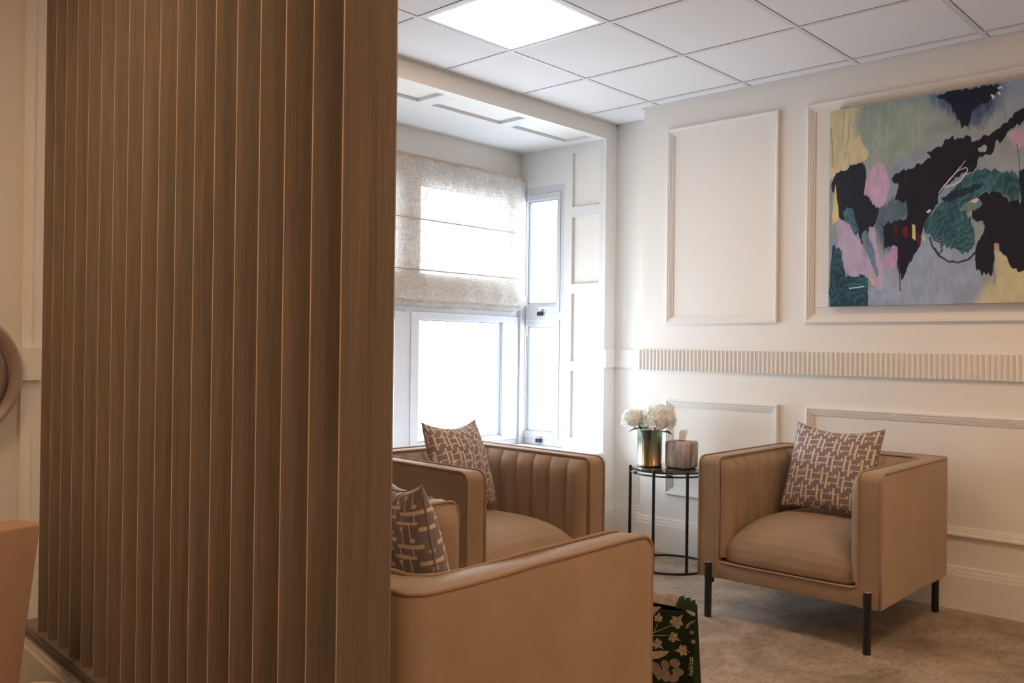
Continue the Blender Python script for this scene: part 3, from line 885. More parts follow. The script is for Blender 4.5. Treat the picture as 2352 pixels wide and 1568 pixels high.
def make_cushion(label, center, ex, ey, S=.43, T=.070, rot=False):
    ex = Vector(ex).normalized(); ey = Vector(ey); ey = (ey - ex * ex.dot(ey)).normalized(); ez = ex.cross(ey)
    Mx = Matrix(((ex.x, ey.x, ez.x, center[0]), (ex.y, ey.y, ez.y, center[1]), (ex.z, ey.z, ez.z, center[2]), (0, 0, 0, 1)))
    t = thing('cushion', label, 'cushion', (0, 0, 0), 0, 'patterned cushions on the armchairs')
    t.matrix_world = Mx
    N = 230; cols = cushion_cols(rot)
    rnd = random.Random(3)
    vs = []; fs = []; cc = []
    gu = np.linspace(-1, 1, N + 1)
    U, V = np.meshgrid(gu, gu, indexing='ij')
    pin = .045
    X = U * (1 - pin * (1 - V * V) ** 1.0 * np.abs(U) ** 2) * S / 2
    Y = V * (1 - pin * 1.2 * (1 - U * U) * np.abs(V) ** 2) * S / 2
    B = (np.clip(1 - U ** 2, 0, 1) ** .45) * (np.clip(1 - V ** 2, 0, 1) ** .45)
    crease = 1 - .10 * np.exp(-((V - .95) / .35) ** 2) * (np.sin(U * 9) * .5 + .5)
    nz_ = .0025 * np.sin(U * 17 + V * 5) * np.sin(V * 13) * B
    for sgn in (1, -1):
        Z = sgn * (T * B * crease + nz_) 
        sag = .030 * (U ** 2 - .4) * np.clip(V, 0, 1) ** 2 
        P3 = np.stack([X, Y - .028 * (1 - U ** 2) * np.clip(V, 0, 1) ** 3, Z], -1).reshape(-1, 3)
        base = len(vs)
        vs += [tuple(p) for p in P3]
        for i in range(N):
            for j in range(N):
                a = base + i * (N + 1) + j
                q = (a, a + N + 1, a + N + 2, a + 1)
                fs.append(q if sgn > 0 else q[::-1])
        cc.append(np.where(cols.reshape(-1, 1), BE, TP))
    me = bpy.data.meshes.new('cover'); me.from_pydata(vs, [], fs)
    me.polygons.foreach_set('use_smooth', [True] * len(me.polygons))
    set_cols(me, np.concatenate(cc)); me.materials.append(M['pillow'])
    o = bpy.data.objects.new('cover', me); COL.objects.link(o); o.parent = t
    # seam round the edge
    bm = bmesh.new()
    def E(u, v):
        i = int(round((u + 1) / 2 * N)); j = int(round((v + 1) / 2 * N))
        return (X[i, j], Y[i, j] - .028 * (1 - u ** 2) * max(v, 0) ** 3, 0)
    ring = [E(-1 + 2 * k / 24, -1) for k in range(24)] + [E(1, -1 + 2 * k / 24) for k in range(24)] + [E(1 - 2 * k / 24, 1) for k in range(24)] + [E(-1, 1 - 2 * k / 24) for k in range(24)]
    add_tube(bm, ring, .0026, 6, closed=True)
    obj('seam', bm, M['seam'], t, smooth=True)
    return t
M['seam'] = mat('cushion_seam', tuple(TP * .8), .8)
make_cushion('grey and beige geometric cushion on the armchair under the painting', (4.075, 1.735, .655), (-.0, -1, -.02), (.42, 0, 1), S=.415)
make_cushion('grey and beige geometric cushion standing in front of the window', (2.835, 2.925, .665), (.985, .17, -.03), (-.04, .36, 1), S=.405)
make_cushion('grey and beige geometric cushion in the nearest armchair, seen from behind', (1.460, 1.690, .672), (.36, .93, -.02), (-.20, .05, .98), S=.435, rot=True)

# ------------------------------------------------------------------ round side table
TX, TY, TR = 4.272, 2.733, .222
t = thing('side_table', 'round black metal side table with dark glass top in the corner', 'side table', (TX, TY, 0))
bm = bmesh.new(); add_lathe(bm, [(.0001, .529), (TR - .012, .529), (TR - .009, .5305), (TR - .009, .5385), (TR - .012, .540), (.0001, .540)], 72); sharp(obj('glass_top', bm, M['tabletop'], t), 40)
bm = bmesh.new(); add_tube(bm, [((TR - .004) * math.cos(a), (TR - .004) * math.sin(a), .516) for a in [2 * math.pi * k / 72 for k in range(72)]], .0048, 8, closed=True); obj('upper_ring', bm, M['black'], t, smooth=True)
bm = bmesh.new(); add_tube(bm, [(TR * math.cos(a), TR * math.sin(a), .0055) for a in [2 * math.pi * k / 72 for k in range(72)]], .0055, 8, closed=True); obj('floor_ring', bm, M['black'], t, smooth=True)
def leg_at(px_angle):
    bm = bmesh.new(); a = math.radians(px_angle)
    x, y = TR * math.cos(a), TR * math.sin(a)
    add_tube(bm, [(x, y, .004), (x, y, .548)], .0085, 14)
    sharp(obj('leg', bm, M['black'], t), 50)
for a in (126, 189, 236, 9, 60): 
    if a != 9 and a != 60: leg_at(a)
leg_at(306)
for a in (210, 260, 150):
    bm = bmesh.new(); a = math.radians(a); add_tube(bm, [((TR - .004) * math.cos(a + d), (TR - .004) * math.sin(a + d), .519) for d in (-.08, 0, .08)], .0085, 8)
    obj('glass_clip', bm, M['black'], t, smooth=True)
TT = .540

# vase: smoked glass, gilded towards the base
def vase_mat():
    m = bpy.data.materials.new('gilded_glass'); m.use_nodes = True
    nt = m.node_tree; b = nt.nodes['Principled BSDF']
    tc = nt.nodes.new('ShaderNodeTexCoord'); sp = nt.nodes.new('ShaderNodeSeparateXYZ'); nt.links.new(tc.outputs['Object'], sp.inputs[0])
    mr = nt.nodes.new('ShaderNodeMapRange'); mr.inputs[1].default_value = .03; mr.inputs[2].default_value = .18
    nt.links.new(sp.outputs['Z'], mr.inputs[0])
    c = ramp(nt, mr.outputs[0], [(0, (.62, .45, .27)), (.45, (.42, .38, .24)), (1, (.40, .46, .40))])
    nt.links.new(c.outputs[0], b.inputs['Base Color'])
    b.inputs['Metallic'].default_value = 1.0; b.inputs['Roughness'].default_value = .16
    tr = nt.nodes.new('ShaderNodeBsdfTransparent'); tr.inputs[0].default_value = (.55, .66, .56, 1)
    fac = ramp(nt, mr.outputs[0], [(0.1, (.04, .04, .04)), (.85, (.62, .62, .62))])
    mx = nt.nodes.new('ShaderNodeMixShader'); out = nt.nodes['Material Output']
    nt.links.new(fac.outputs[0], mx.inputs[0]); nt.links.new(b.outputs[0], mx.inputs[1]); nt.links.new(tr.outputs[0], mx.inputs[2]); nt.links.new(mx.outputs[0], out.inputs[0])
    return m
M['vase'] = vase_mat()
def ray_xy(px, depth):
    """point on the floor plan at a lateral offset and depth from the viewer"""
    v = F * depth + R_ * ((px - 1176) / 2068.5 * depth); return v.x, v.y
VX, VY = 4.230, 2.845
vz = thing('vase', 'cylindrical smoked glass vase with gold base on the side table', 'vase', (VX, VY, TT))
bm = bmesh.new()
add_lathe(bm, [(.0001, .001), (.066, .001), (.070, .006), (.071, .012), (.068, .018), (.069, .19), (.0705, .200), (.072, .206), (.070, .214), (.067, .216), (.065, .205), (.065, .02), (.0001, .016)], 56)
obj('glass_body', bm, M['vase'], vz, smooth=True)
bm = bmesh.new(); add_lathe(bm, [(.070, .204), (.0735, .207), (.0735, .211), (.070, .214)], 56); obj('rim', bm, M['chrome'], vz, smooth=True)

M['petal'] = noisy('cream_petal', (.93, .91, .86), (.97, .97, .95), 30, .7)
_nt = M['petal'].node_tree; _o = _nt.nodes['Material Output']; _p = _nt.nodes['Principled BSDF']
_tl = _nt.nodes.new('ShaderNodeBsdfTranslucent'); _tl.inputs[0].default_value = (.95, .93, .86, 1)
_mx = _nt.nodes.new('ShaderNodeMixShader'); _mx.inputs[0].default_value = .35
_nt.links.new(_p.outputs[0], _mx.inputs[1]); _nt.links.new(_tl.outputs[0], _mx.inputs[2]); _nt.links.new(_mx.outputs[0], _o.inputs[0])
M['leaf'] = noisy('dark_leaf', (.030, .085, .045), (.06, .13, .07), 40, .45)
M['stem'] = mat('green_stem', (.05, .11, .04), .6)
def floret(bm, c, n, size, rnd):
    n = n.normalized(); t1 = n.orthogonal().normalized(); a0 = rnd.uniform(0, math.pi)
    t2 = n.cross(t1)
    for q in range(4):
        a = a0 + q * math.pi / 2
        d = t1 * math.cos(a) + t2 * math.sin(a); s = n.cross(d)
        cup = rnd.uniform(.15, .55)
        rows = []
        for i, (l, w) in enumerate(((.05, .06), (.35, .42), (.75, .52), (1.0, .26))):
            zc = cup * l * l - .1 * l
            rows.append([bm.verts.new(c + d * l * size + s * (k * w * size * .9) + n * (zc * size + (abs(k) * .12) * size)) for k in (-1, 0, 1)])
        for A, B in zip(rows, rows[1:]):
            for k in range(2): bm.faces.new((A[k], A[k + 1], B[k + 1], B[k]))
def leaf_mesh(bm, base, d, up, L, Wd):
    d = d.normalized(); s = d.cross(up).normalized(); n = s.cross(d)
    rows = []
    for i in range(9):
        l = i / 8; w = Wd * (math.sin(math.pi * min(1, l * 1.02) ** .8)) * .5 + .001
        c = base + d * (l * L) - n * (.35 * L * l * l)
        rows.append([bm.verts.new(c + s * (k * w) + n * (abs(k) * w * .35)) for k in (-1, -.5, 0, .5, 1)])
    for A, B in zip(rows, rows[1:]):
        for k in range(4): bm.faces.new((A[k], A[k + 1], B[k + 1], B[k]))
def hydrangea(label, c, r, nfl, seed, leaves):
    rnd = random.Random(seed)
    h = thing('hydrangea', label, 'flower', (VX, VY, TT + .02), 0, 'cream hydrangeas in the vase')
    o = Vector((VX, VY, TT + .02)); C = Vector(c) - o
    bm = bmesh.new()
    for i in range(nfl):
        y = 1 - 1.55 * (i + .5) / nfl; rr = math.sqrt(max(0, 1 - y * y)); a = i * 2.39996 + rnd.uniform(-.2, .2)
        n = Vector((rr * math.cos(a), rr * math.sin(a), y))
        floret(bm, C + Vector((n.x * r, n.y * r, n.z * r * .82)) * rnd.uniform(.88, 1.08), n + Vector((rnd.uniform(-.3, .3),) * 3), rnd.uniform(.017, .023), rnd)
    fh = obj('flower_head', bm, M['petal'], h, smooth=False, normals=False)
    bm = bmesh.new(); bmesh.ops.create_icosphere(bm, subdivisions=3, radius=r * .86, matrix=Matrix.Translation(C) @ Matrix.Scale(.8, 4, (0, 0, 1))); obj('head_core', bm, M['petal'], fh, smooth=True)
    bm = bmesh.new(); add_tube(bm, [(C.x * .12, C.y * .12, .0), (C.x * .25, C.y * .25, .09), (C.x * .6, C.y * .6, C.z * .8), C], .0038, 8); obj('stem', bm, M['stem'], h, smooth=True)
    for (b, d, L, Wd) in leaves:
        bm = bmesh.new(); leaf_mesh(bm, Vector(b), Vector(d), Vector((0, 0, 1)), L, Wd); obj('leaf', bm, M['leaf'], h, smooth=True, normals=False)
    return h
Rr = Vector((R_.x, R_.y, 0))
bigc = Vector((VX, VY, 0)) + Rr * .040 - Vector((F.x, F.y, 0)) * .045; smc = Vector((VX, VY, 0)) - Rr * .088 + Vector((F.x, F.y, 0)) * .01
Fh = Vector((F.x, F.y, 0))
hydrangea('largest cream hydrangea head, at the right of the vase', (bigc.x, bigc.y, .808), .085, 95, 1,
          [(Rr * .055 + Vector((0, 0, .175)) - Fh * .05, Rr * .8 - Fh * .6 + Vector((0, 0, .15)), .068, .050), (Rr * .07 + Vector((0, 0, .225)), Rr + Vector((0, 0, .15)), .062, .040), (Rr * -.01 + Vector((0, 0, .12)), Vector((.1, 0, .6)) - Fh * .2, .11, .06)])
hydrangea('smaller white hydrangea head, leaning out at the left of the vase', (smc.x, smc.y, .800), .060, 55, 2,
          [(Rr * -.045 + Vector((0, 0, .19)) - Fh * .03, -Rr - Fh * .2 + Vector((0, 0, .12)), .085, .034), (Rr * -.035 + Vector((0, 0, .22)) - Fh * .045, Rr * .35 + Vector((0, 0, 1)), .085, .036), (Rr * -.02 + Vector((0, 0, .10)), Vector((0, .1, .8)), .12, .05)])

# tissue box
M['marble'] = noisy('grained_tissue_box', (.15, .10, .075), (.52, .42, .36), 24, .35, 0.0, (1, 1, .28), 7)
tb = thing('tissue_box', 'rounded brown marbled tissue box cover on the side table', 'tissue box', (4.310, 2.688, TT), math.radians(3))
bm = bmesh.new(); add_box(bm, -.070, .070, -.070, .070, .0005, .150)
bmesh.ops.bevel(bm, geom=bm.edges[:], offset=.016, segments=4, affect='EDGES', profile=.5)
sharp(obj('cover', bm, M['marble'], tb), 60)
bm = bmesh.new(); add_lathe(bm, [(.0001, .1512), (.022, .1512), (.026, .1505)], 24); obj('slot', bm, M['void'], tb)
bm = bmesh.new()
rnd = random.Random(5)
def tf(u, v):
    a = (u - .5) * 2.4; rad = .010 + .020 * v * (1 + .4 * math.sin(u * 9))
    return Vector((rad * math.cos(a * 1.2) * (1 - .2 * v) + .008 * v, .034 * (u - .5) * (1 + 1.0 * v) + .012 * v * math.sin(u * 11), .148 + .066 * v * (1 - .45 * abs(u - .35))))
add_grid(bm, tf, 28, 14); obj('tissue', bm, M['tissue'], tb, smooth=True)

# short rod on the floor beside the table
ds = thing('door_stop', 'short black rod with a rounded tip low beside the side table', 'door stop', (4.53, 3.15, 0))
bm = bmesh.new(); d_ = Vector((-.10, .135, 0)); add_tube(bm, [(0.0, 0.0, .062), Vector((0, 0, .052)) + d_ * .35, Vector((0, 0, .045)) + d_ * .7], .0065, 10); add_tube(bm, [d_ * .7 + Vector((0, 0, .045)), d_ * .7 + Vector((0, 0, .0))], .006, 10)
obj('rod', bm, M['black'], ds, smooth=True)
bm = bmesh.new(); add_lathe(bm, [(.0001, -.010), (.008, -.007), (.0115, 0), (.008, .007), (.0001, .010)], 16, (0, 0, .062)); obj('rubber_tip', bm, M['black'], ds, smooth=True)

# ------------------------------------------------------------------ painting
PW, PH = 1.50, 1.000
def value_noise(shape, cells, seed):
    rs = np.random.RandomState(seed); g = rs.rand(cells[0] + 2, cells[1] + 2)
    x = np.linspace(0, cells[0], shape[0]); y = np.linspace(0, cells[1], shape[1])
    xi = x.astype(int); yi = y.astype(int); xf = (x - xi)[:, None]; yf = (y - yi)[None, :]
    xf = xf * xf * (3 - 2 * xf); yf = yf * yf * (3 - 2 * yf)
    return (g[xi][:, yi] * (1 - xf) * (1 - yf) + g[xi + 1][:, yi] * xf * (1 - yf) + g[xi][:, yi + 1] * (1 - xf) * yf + g[xi + 1][:, yi + 1] * xf * yf)
def paint_canvas():
    nx, ny = 760, 520
    A, Bv = np.meshgrid(np.linspace(0, PW, nx), np.linspace(0, PH, ny), indexing='ij')
    sh = (nx, ny)
    n1 = value_noise(sh, (60, 16), 1); n2 = value_noise(sh, (150, 30), 2); n3 = value_noise(sh, (24, 18), 3); n4 = value_noise(sh, (300, 60), 4); n5 = value_noise(sh, (9, 7), 5)
    wa = (n1 - .5) + .6 * (n2 - .5); wb = (value_noise(sh, (70, 20), 6) - .5) * 1.6 + (n4 - .5) * .8
    img = np.zeros((nx, ny, 3)); base = np.array((150, 160, 160.))
    img[:] = base
    img += (n5[..., None] - .5) * np.array((26, 10, -26)) + (n3[..., None] - .5) * 20
    def inside(P, X, Y):
        r = np.zeros(X.shape, bool); n = len(P)
        for i in range(n):
            x0, y0 = P[i]; x1, y1 = P[(i + 1) % n]
            if y0 == y1: continue
            c = ((Y >= y0) != (Y >= y1)) & (X < (x1 - x0) * (Y - y0) / (y1 - y0) + x0)
            r ^= c
        return r
    def seg(X, Y, x0, y0, x1, y1):
        dx, dy = x1 - x0, y1 - y0; L2 = dx * dx + dy * dy + 1e-9
        t = np.clip(((X - x0) * dx + (Y - y0) * dy) / L2, 0, 1)
        return np.hypot(X - x0 - t * dx, Y - y0 - t * dy)
    for kind, col, flat, w in PAINT:
        P = list(zip(flat[::2], flat[1::2])); col = np.array(col, float)
        if kind == 'p' and len(P) > 4:            # rounded outline through the corners
            Q = []
            for i in range(len(P)):
                p0, p1, p2, p3 = (np.array(P[(i + k) % len(P)]) for k in (-1, 0, 1, 2))
                for t in (0, .33, .67):
                    c = .5 * (2 * p1 + (p2 - p0) * t + (2 * p0 - 5 * p1 + 4 * p2 - p3) * t * t + (3 * p1 - p0 - 3 * p2 + p3) * t ** 3)
                    Q.append(tuple(.6 * c + .4 * (p1 + (p2 - p1) * t)))
            P = Q
        if kind == 'p':
            soft = w > .009
            X = A + wa * (w * 1.0 + .004); Y = Bv + (n2 - .5) * (w * 2.6 + .006) + wb * w * 1.2
            d = np.full(sh, 9.0)
            for p0, p1 in zip(P, P[1:] + P[:1]): d = np.minimum(d, seg(X, Y, *p0, *p1))
            sd = np.where(inside(P, X, Y), d, -d)
            sw_ = w * 5 if soft else .0035 + w * .15
            al = np.clip(sd / sw_ + .5, 0, 1); al = al * al * (3 - 2 * al) * .96
            streak = ((n2 - .5) * 14 + (n1 - .5) * 12 + (n3 - .5) * 14) * (.25 + .75 * (col.mean() > 60))
            img = img * (1 - al[..., None]) + (col + streak[..., None]) * al[..., None]
        else:
            hwid = w * .5; d = np.full(sh, 9.0)
            for p0, p1 in zip(P, P[1:]): d = np.minimum(d, seg(A + wa * .003, Bv + wb * .003, *p0, *p1))
            al = np.clip((hwid - d) / .0012 + .5, 0, 1)[..., None] * .9
            img = img * (1 - al) + col * al
    # brush striations inside the teal fan
    teal = (np.abs(img - np.array((50, 92, 96))).sum(-1) < 60)
    ang = np.arctan2(Bv - .18, A - .42); st = np.sin(ang * 60 + n1 * 9 + n2 * 5) * .5 + .5
    img += teal[..., None] * (st[..., None] - .5) * np.array((22, 30, 30)) 
    img += (n4[..., None] - .5) * 6
    img = np.clip(img, 0, 255) / 255
    img = img
    lin = np.where(img <= .04045, img / 12.92, ((img + .055) / 1.055) ** 2.4)
    lin = np.clip(lin * np.array((.98, 1.06, 1.28)), 0, .9)
    return nx, ny, lin
pt = thing('painting', 'large unframed abstract canvas in teal, navy, lilac and yellow on the right wall', 'painting', (4.483, 1.937, 1.423))
nx, ny, lin = paint_canvas()
ii, jj = np.meshgrid(np.arange(nx), np.arange(ny), indexing='ij')
co = np.stack([np.zeros(nx * ny), -(ii.ravel() / (nx - 1)) * PW, (jj.ravel() / (ny - 1)) * PH], -1)
idx = (np.arange(nx - 1)[:, None] * ny + np.arange(ny - 1)[None, :]).ravel()
faces = np.stack([idx, idx + 1, idx + ny + 1, idx + ny], -1)
me = bpy.data.meshes.new('painted_canvas')
me.vertices.add(len(co)); me.vertices.foreach_set('co', co.ravel())
me.loops.add(faces.size); me.loops.foreach_set('vertex_index', faces.ravel())
me.polygons.add(len(faces)); me.polygons.foreach_set('loop_start', np.arange(len(faces)) * 4)
me.update(calc_edges=True); me.validate()
set_cols(me, lin.reshape(-1, 3)); me.materials.append(M['canvas'])
o = bpy.data.objects.new('painted_canvas', me); COL.objects.link(o); o.parent = pt
M['canvas_edge'] = noisy('canvas_edge', (.12, .06, .06), (.40, .38, .36), 9, .7)
bm = bmesh.new(); add_box(bm, .0008, .040, -PW, 0, 0, PH); obj('stretcher', bm, M['canvas_edge'], pt)

# card beside the painting, with lines of small handwriting
cd = thing('price_card', 'small white card with handwritten lines at the lower left of the painting', 'card', (XW - .0030, 1.978, 1.458))
bm = bmesh.new(); add_box(bm, -.0012, .0008, -.040, .040, -.033, .033); obj('card', bm, M['paper'], cd)
bm = bmesh.new(); rnd = random.Random(2)
for (ya, yb, z) in ((.030, -.004, .014), (-.008, -.024, .014), (.022, .008, .002), (.024, .016, -.015), (.024, .016, -.020), (.002, -.018, -.016)):
    pts = []
    n = 14
    for i in range(n): pts.append((-.0016, ya + (yb - ya) * i / (n - 1), z + rnd.uniform(-.0016, .0016)))
    add_tube(bm, pts, .00035, 4)
obj('handwriting', bm, M['ink'], cd)

# ------------------------------------------------------------------ roman blind
bl = thing('roman_blind', 'pale linen roman blind half lowered over the bay window', 'blind', (0, 0, 0))
BX0, BX1, BY = 2.60, 4.585, 4.150
folds = [2.345, 1.972, 1.662, 1.476]
def drop(za, zb, bulge, lean=0.0, edge=0.0, th=0.0, x0=BX0, x1=BX1, wob=0.0, open_bottom=False, y0=BY):
    bm = bmesh.new()
    def fn(u, v):
        x = x0 + (x1 - x0) * u
        z = za + (zb - za) * v
        y = y0 - bulge * math.sin(math.pi * v * (.62 if open_bottom else 1)) ** 1.2 - lean * v + .0022 * math.sin(u * 31 + v * 2) + .002 * math.sin(u * 77)
        if edge and v > .3: x += edge * (u > .98) * ((v - .3) / .7) ** 1.5
        z += wob * math.sin(u * 19) * v
        return Vector((x, y, z))
    add_grid(bm, fn, 90, 14)
    return bm
for a, b in zip(folds[:2], folds[1:3]):
    obj('panel', drop(a, b, .006), M['blind'], bl, smooth=True, normals=False)
obj('bottom_fold', drop(1.662, 1.476, .040, edge=.02, wob=.004, open_bottom=True), M['blind'], bl, smooth=True, normals=False)
obj('lower_fold', drop(1.64, 1.444, .024, wob=.004, open_bottom=True, x1=BX1 - .012, y0=BY + .012), M['blind'], bl, smooth=True, normals=False)
obj('hem', drop(1.62, 1.434, .006, wob=.001, open_bottom=True, x1=BX1 - .02, y0=BY + .02), M['blind'], bl, smooth=True, normals=False)
M['rod'] = mat('blind_seam', (.42, .34, .27), .8)
bm = bmesh.new()
for z in (1.972, 1.662): add_tube(bm, [(BX0 + (BX1 - BX0) * k / 40, BY - .003 + .0022 * math.sin(k / 40 * 31), z) for k in range(41)], .0035, 6)
obj('rod_pocket', bm, M['rod'], bl, smooth=True)
bm = bmesh.new(); add_box(bm, BX0, BX1, BY, BY + .04, 2.335, 2.362); obj('headrail', bm, M['rod'], bl)
bm = bmesh.new(); add_tube(bm, [(4.612, 4.12, 2.33), (4.612, 4.12, 1.30)], .0022, 6); add_tube(bm, [(4.612, 4.12, 1.345), (4.612, 4.12, 1.27)], .006, 8); obj('pull_chain', bm, M['upvc'], bl)

# ------------------------------------------------------------------ leaf-print shopping bag
M['bag'] = noisy('dark_green_paper', (.012, .022, .010), (.020, .034, .015), 12, .8, spec=.2)
M['print'] = noisy('cream_print', (.40, .31, .235), (.56, .45, .35), 90, .6)
M['print2'] = noisy('brown_print', (.23, .18, .125), (.33, .255, .19), 60, .6)
M['vein'] = mat('vein_print', (.035, .035, .02), .6)
M['letter'] = mat('cream_lettering', (.66, .58, .46), .6)
bx = thing('shopping_bag', 'dark green shopping bag with cream ivy leaf print beside the nearest armchair', 'bag', (2.546, 1.528, 0))
ra = Vector((.33, -.944, 0)).normalized(); nb = Vector((.944, .33, 0)).normalized()
HB, WB, DB = .352, .30, .12
def bp(a, z, off=0.0):                       # a: metres left (negative) of the right-hand edge, off: towards the viewer
    sl = .010 * math.sin(z * 16) * (1 - z / .4)
    return ra * (a + sl * (a / -.3 if a < -.01 else 0)) + Vector((0, 0, z)) - nb * off
bm = bmesh.new()
def side_x(z): return .006 * math.sin(z * 22 + .6) - (.012 if z < .20 else 0) * 0
def ff(u, v):
    z = HB * v; a = -WB * (1 - u); x = bp(a, z, .004 * math.sin(u * 6) * (1 - v))
    if u > .93: x += ra * side_x(z) * ((u - .93) / .07)
    if v > .97: x += Vector((0, 0, .006 * math.sin(u * 7)))
    return x
add_grid(bm, ff, 30, 30)
def bf(u, v):
    z = (HB + .012) * v; a = -WB * (1 - u) - .01 * v
    return ra * a + nb * (DB - .055 * v) + Vector((0, 0, z + (.010 * math.sin(u * 12) * (v > .96))))
add_grid(bm, bf, 20, 20)
def sf2(u, v):
    z = (HB) * v; k = math.sin(math.pi * u) * .045 * v
    return (ra * (side_x(z) * (1 - u) - k - .01 * v * u)) + nb * (DB - .055 * v) * u + Vector((0, 0, z + .006 * v * u - .012 * math.sin(u * 3.1) * (v > .95)))
add_grid(bm, sf2, 16, 20)
def sf3(u, v):
    z = HB * v; k = math.sin(math.pi * u) * .045 * v
    return ra * (-WB + k) + nb * (DB - .055 * v) * u + Vector((0, 0, z))
add_grid(bm, sf3, 10, 16)
add_grid(bm, lambda u, v: ra * (-WB * u) + nb * DB * v + Vector((0, 0, .002)), 4, 4)
bag = obj('bag_body', bm, M['bag'], bx, smooth=True, normals=False)
sol = bag.modifiers.new('thickness', 'SOLIDIFY'); sol.thickness = .0008; sol.offset = 0
# crumpled flap folded over the mouth
bm = bmesh.new()
def flap(u, v):
    a = -.19 + .165 * u
    return ra * a + nb * (.035 + .055 * v) + Vector((0, 0, HB + .004 + .028 * math.sin(v * 2.4) + .006 * math.sin(u * 14) * v - .008 * u))
add_grid(bm, flap, 24, 8); obj('mouth_fold', bm, M['print2'], bag, smooth=False, normals=False)
bm = bmesh.new()
for (u0, hh) in ((-.055, .034), (-.035, .030), (-.018, .024)):
    vs = [bm.verts.new(ra * (u0 + dx) + nb * dy + Vector((0, 0, HB + dz))) for dx, dy, dz in ((-.018, .02, 0), (.014, .015, -.004), (.006, .05, hh), (-.012, .06, hh * .8))]
    bm.faces.new(vs)
obj('crumple', bm, M['bag'], bag, normals=False)

PX = .001407
def z8(x, y):                                 # sketch units of the print -> face of the bag
    return ((x - 876) / 6.32 * PX, HB - (y - 545 + (876 - x) * .10) / 6.32 * PX)
def patch(bm, pts, off=.0014):
    vs = [bm.verts.new(bp(a, max(z, .003), off + .004 * math.sin((1 + a / WB) * 6) * (1 - z / HB))) for a, z in pts if a < .0]
    if len(vs) >= 3: bm.faces.new(vs)
IVY = [(0, -.50), (.16, -.38), (.42, -.42), (.50, -.20), (.40, 0), (.62, .12), (.36, .30), (.20, .30), (.0, .85), (-.20, .30), (-.36, .30), (-.62, .12), (-.40, 0), (-.50, -.20), (-.42, -.42), (-.16, -.38)]
def xf(pts, cx, cy, s, ang):
    a = math.radians(ang); o = []
    for x, y in pts:
        X = cx + s * (x * math.cos(a) - y * math.sin(a)); Y = cy - s * (x * math.sin(a) + y * math.cos(a)); o.append(z8(X, Y))
    return o
bm = bmesh.new(); bv = bmesh.new(); b2 = bmesh.new()
for cx, cy, s, a in ((330, 650, 118, -8), (600, 700, 178, -38), (555, 925, 142, -115), (318, 1030, 140, -130), (690, 1110, 150, 95), (845, 975, 60, 90)):
    patch(bm, xf(IVY, cx, cy, s, a))
    for tip in ((0, .75), (.5, .1), (-.5, .1), (.3, -.35), (-.3, -.35)):
        patch(bv, xf([(-.018, -.42), (.018, -.42), (tip[0] + .01, tip[1]), (tip[0] - .01, tip[1])], cx, cy, s, a), .0020)
for line in ([(325, 720), (270, 860)], [(540, 740), (400, 810), (225, 885)], [(470, 900), (340, 910), (222, 912)], [(770, 1130), (805, 1135)], [(245, 990), (225, 960)]):
    for (xa, ya), (xb, yb) in zip(line, line[1:]):
        d = math.hypot(xb - xa, yb - ya); nx_, ny_ = -(yb - ya) / d * 5, (xb - xa) / d * 5
        patch(bm, [z8(xa + nx_, ya + ny_), z8(xb + nx_, yb + ny_), z8(xb - nx_, yb - ny_), z8(xa - nx_, ya - ny_)])
def blob(bmx, cx, cy, rx, ry, ang=0, off=.0014):
    patch(bmx, xf([(rx * math.cos(t * math.pi / 10), ry * math.sin(t * math.pi / 10)) for t in range(20)], cx, cy, 1, ang), off)
patch(bm, [z8(*p) for p in ((232, 480), (370, 482), (300, 560), (228, 635), (222, 560))])
patch(bm, [z8(*p) for p in ((215, 1150), (330, 1130), (498, 1128), (440, 1195), (330, 1245), (215, 1255))])
patch(bm, [z8(*p) for p in ((720, 518), (800, 530), (868, 560), (868, 612), (800, 590), (750, 550))])
patch(b2, [z8(*p) for p in ((725, 775), (735, 740), (790, 690), (862, 662), (862, 690), (800, 730), (765, 785), (735, 790))])
blob(b2, 822, 845, 32, 28)
for cx, cy, rx, ry, a in ((430, 1335, 60, 75, 20), (575, 1300, 78, 66, -10), (620, 1425, 88, 62, -5), (560, 1520, 85, 60, 30), (430, 1480, 75, 100, 10), (300, 1400, 60, 110, 35)):
    blob(b2, cx, cy, rx, ry, a)
blob(bv, 505, 1420, 22, 26, 0, .0022)
patch(b2, [z8(*p) for p in ((215, 1280), (330, 1320), (420, 1480), (330, 1568), (215, 1420))])
for cx, cy, s, a in ((30, 760, 130, 30), (-120, 980, 120, -60), (60, 1240, 120, 120), (-200, 700, 110, -20)):
    patch(bm, xf(IVY, cx, cy, s, a))
obj('leaf_print', bm, M['print'], bag, normals=False); obj('leaf_veins', bv, M['vein'], bag, normals=False); obj('flower_print', b2, M['print2'], bag, normals=False)
# word running up the side of the bag
cu = bpy.data.curves.new('lettering', 'FONT'); cu.body = 'habitat'; cu.size = .0220; cu.extrude = .0001; cu.space_character = 1.02
to = bpy.data.objects.new('lettering_source', cu); COL.objects.link(to)
bpy.context.view_layer.update()
me = bpy.data.meshes.new_from_object(to.evaluated_get(bpy.context.evaluated_depsgraph_get()))
bpy.data.objects.remove(to)
me.materials.append(M['letter'])
lt = bpy.data.objects.new('lettering', me); COL.objects.link(lt); lt.parent = bag
a_, z_ = z8(846, 1468)
up = Vector((0, 0, 1)); xdir = up; ydir = -ra; zdir = xdir.cross(ydir)
lt.matrix_local = Matrix(((xdir.x, ydir.x, zdir.x, 0), (xdir.y, ydir.y, zdir.y, 0), (xdir.z, ydir.z, zdir.z, 0), (0, 0, 0, 1)))
lt.location = bp(a_, z_, .0052)

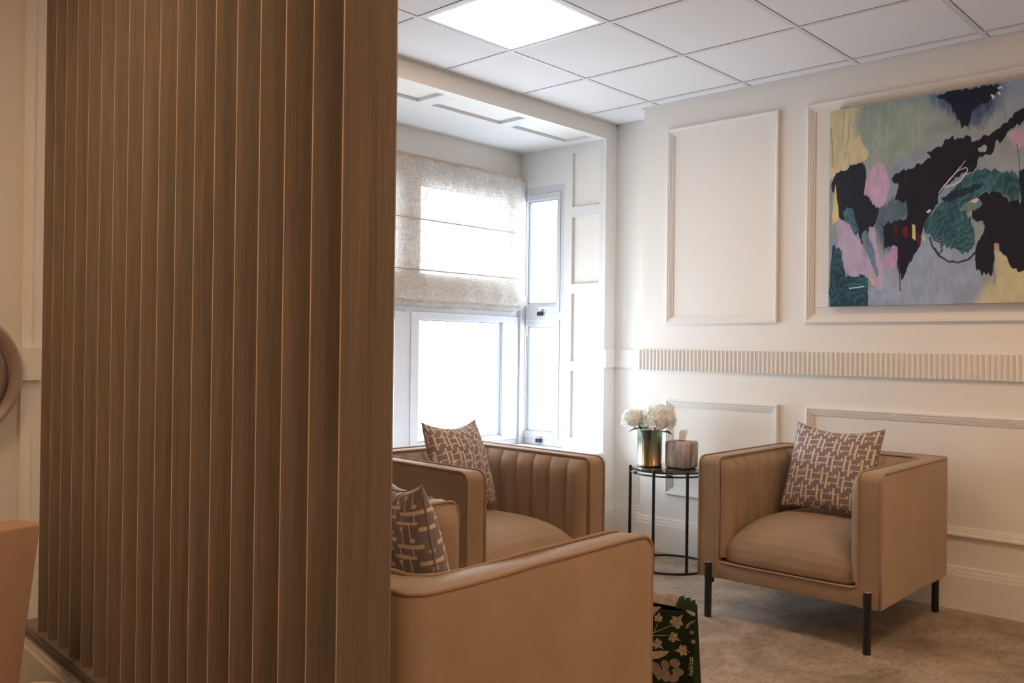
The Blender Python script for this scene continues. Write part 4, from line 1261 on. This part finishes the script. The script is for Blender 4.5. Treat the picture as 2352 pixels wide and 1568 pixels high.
# ------------------------------------------------------------------ left edge of the view
orn = thing('wall_ornament', 'grey round wall ornament of concentric rings cut off at the left edge', 'wall decoration', (.902, 3.320, 1.085))
bm = bmesh.new()
add_lathe(bm, [(.215, .0), (.222, -.012), (.220, -.030), (.213, -.038), (.204, -.036), (.190, -.020), (.182, -.006)], 96, axis='Y'); obj('outer_rim', bm, M['greyrim'], orn, smooth=True)
bm = bmesh.new()
add_lathe(bm, [(.184, -.005), (.176, -.018), (.160, -.030), (.150, -.026), (.142, -.008), (.132, -.004), (.120, -.020), (.105, -.026), (.095, -.010), (.06, -.004), (.0001, -.012)], 96, axis='Y'); obj('inner_rings', bm, M['greydisc'], orn, smooth=True)

ac = thing('tub_chair', 'peach upholstered chair with tapering back, cut off at the left edge', 'chair', (.962, 2.66, 0), math.radians(17))
def taper(bm, x0, x1, y0, y1, z0, z1, k, bev):
    fs = add_box(bm, x0, x1, y0, y1, z0, z1)
    vs = {v for f in fs for v in f.verts}
    for v in vs:
        q = (z1 - v.co.z) / (z1 - z0)
        if abs(v.co.x - x1) < 1e-6: v.co.x -= k * q
        if abs(v.co.x - x0) < 1e-6: v.co.x += k * q
    bmesh.ops.bevel(bm, geom=[e for e in {e for v in vs for e in v.link_edges}], offset=bev, segments=4, affect='EDGES', profile=.5)
bm = bmesh.new(); taper(bm, -.62, 0, 0, .11, .14, .695, .075, .010); sharp(obj('backrest', bm, M['peach'], ac), 50)
for s in (0, 1):
    bm = bmesh.new(); x1 = -.0 if s == 0 else -.53
    add_box(bm, x1 - .12 + (0 if s else -.0), x1 - .025, .10, .56, .16, .58, bevel=.02); obj('armrest', bm, M['peach'], ac, smooth=True)
bm = bmesh.new(); add_box(bm, -.50, -.13, .10, .56, .18, .44, bevel=.03); obj('seat', bm, M['peach'], ac, smooth=True)
for lx in (-.50, -.13):
    for ly in (.06, .50):
        bm = bmesh.new(); add_tube(bm, [(lx, ly, 0), (lx, ly, .18)], [.012, .017], 12); obj('leg', bm, M['black'], ac, smooth=False)
bn = thing('waste_bin', 'cream round lidded bin at the bottom left corner', 'bin', (.790, 2.24, 0))
bm = bmesh.new(); add_lathe(bm, [(.0001, 0), (.070, 0), (.076, .35), (.0001, .35)], 40); sharp(obj('bin_body', bm, M['cream'], bn), 40)
bm = bmesh.new(); add_lathe(bm, [(.079, .348), (.080, .368), (.074, .380), (.05, .388), (.0001, .392)], 40); obj('lid', bm, M['cream'], bn, smooth=True)
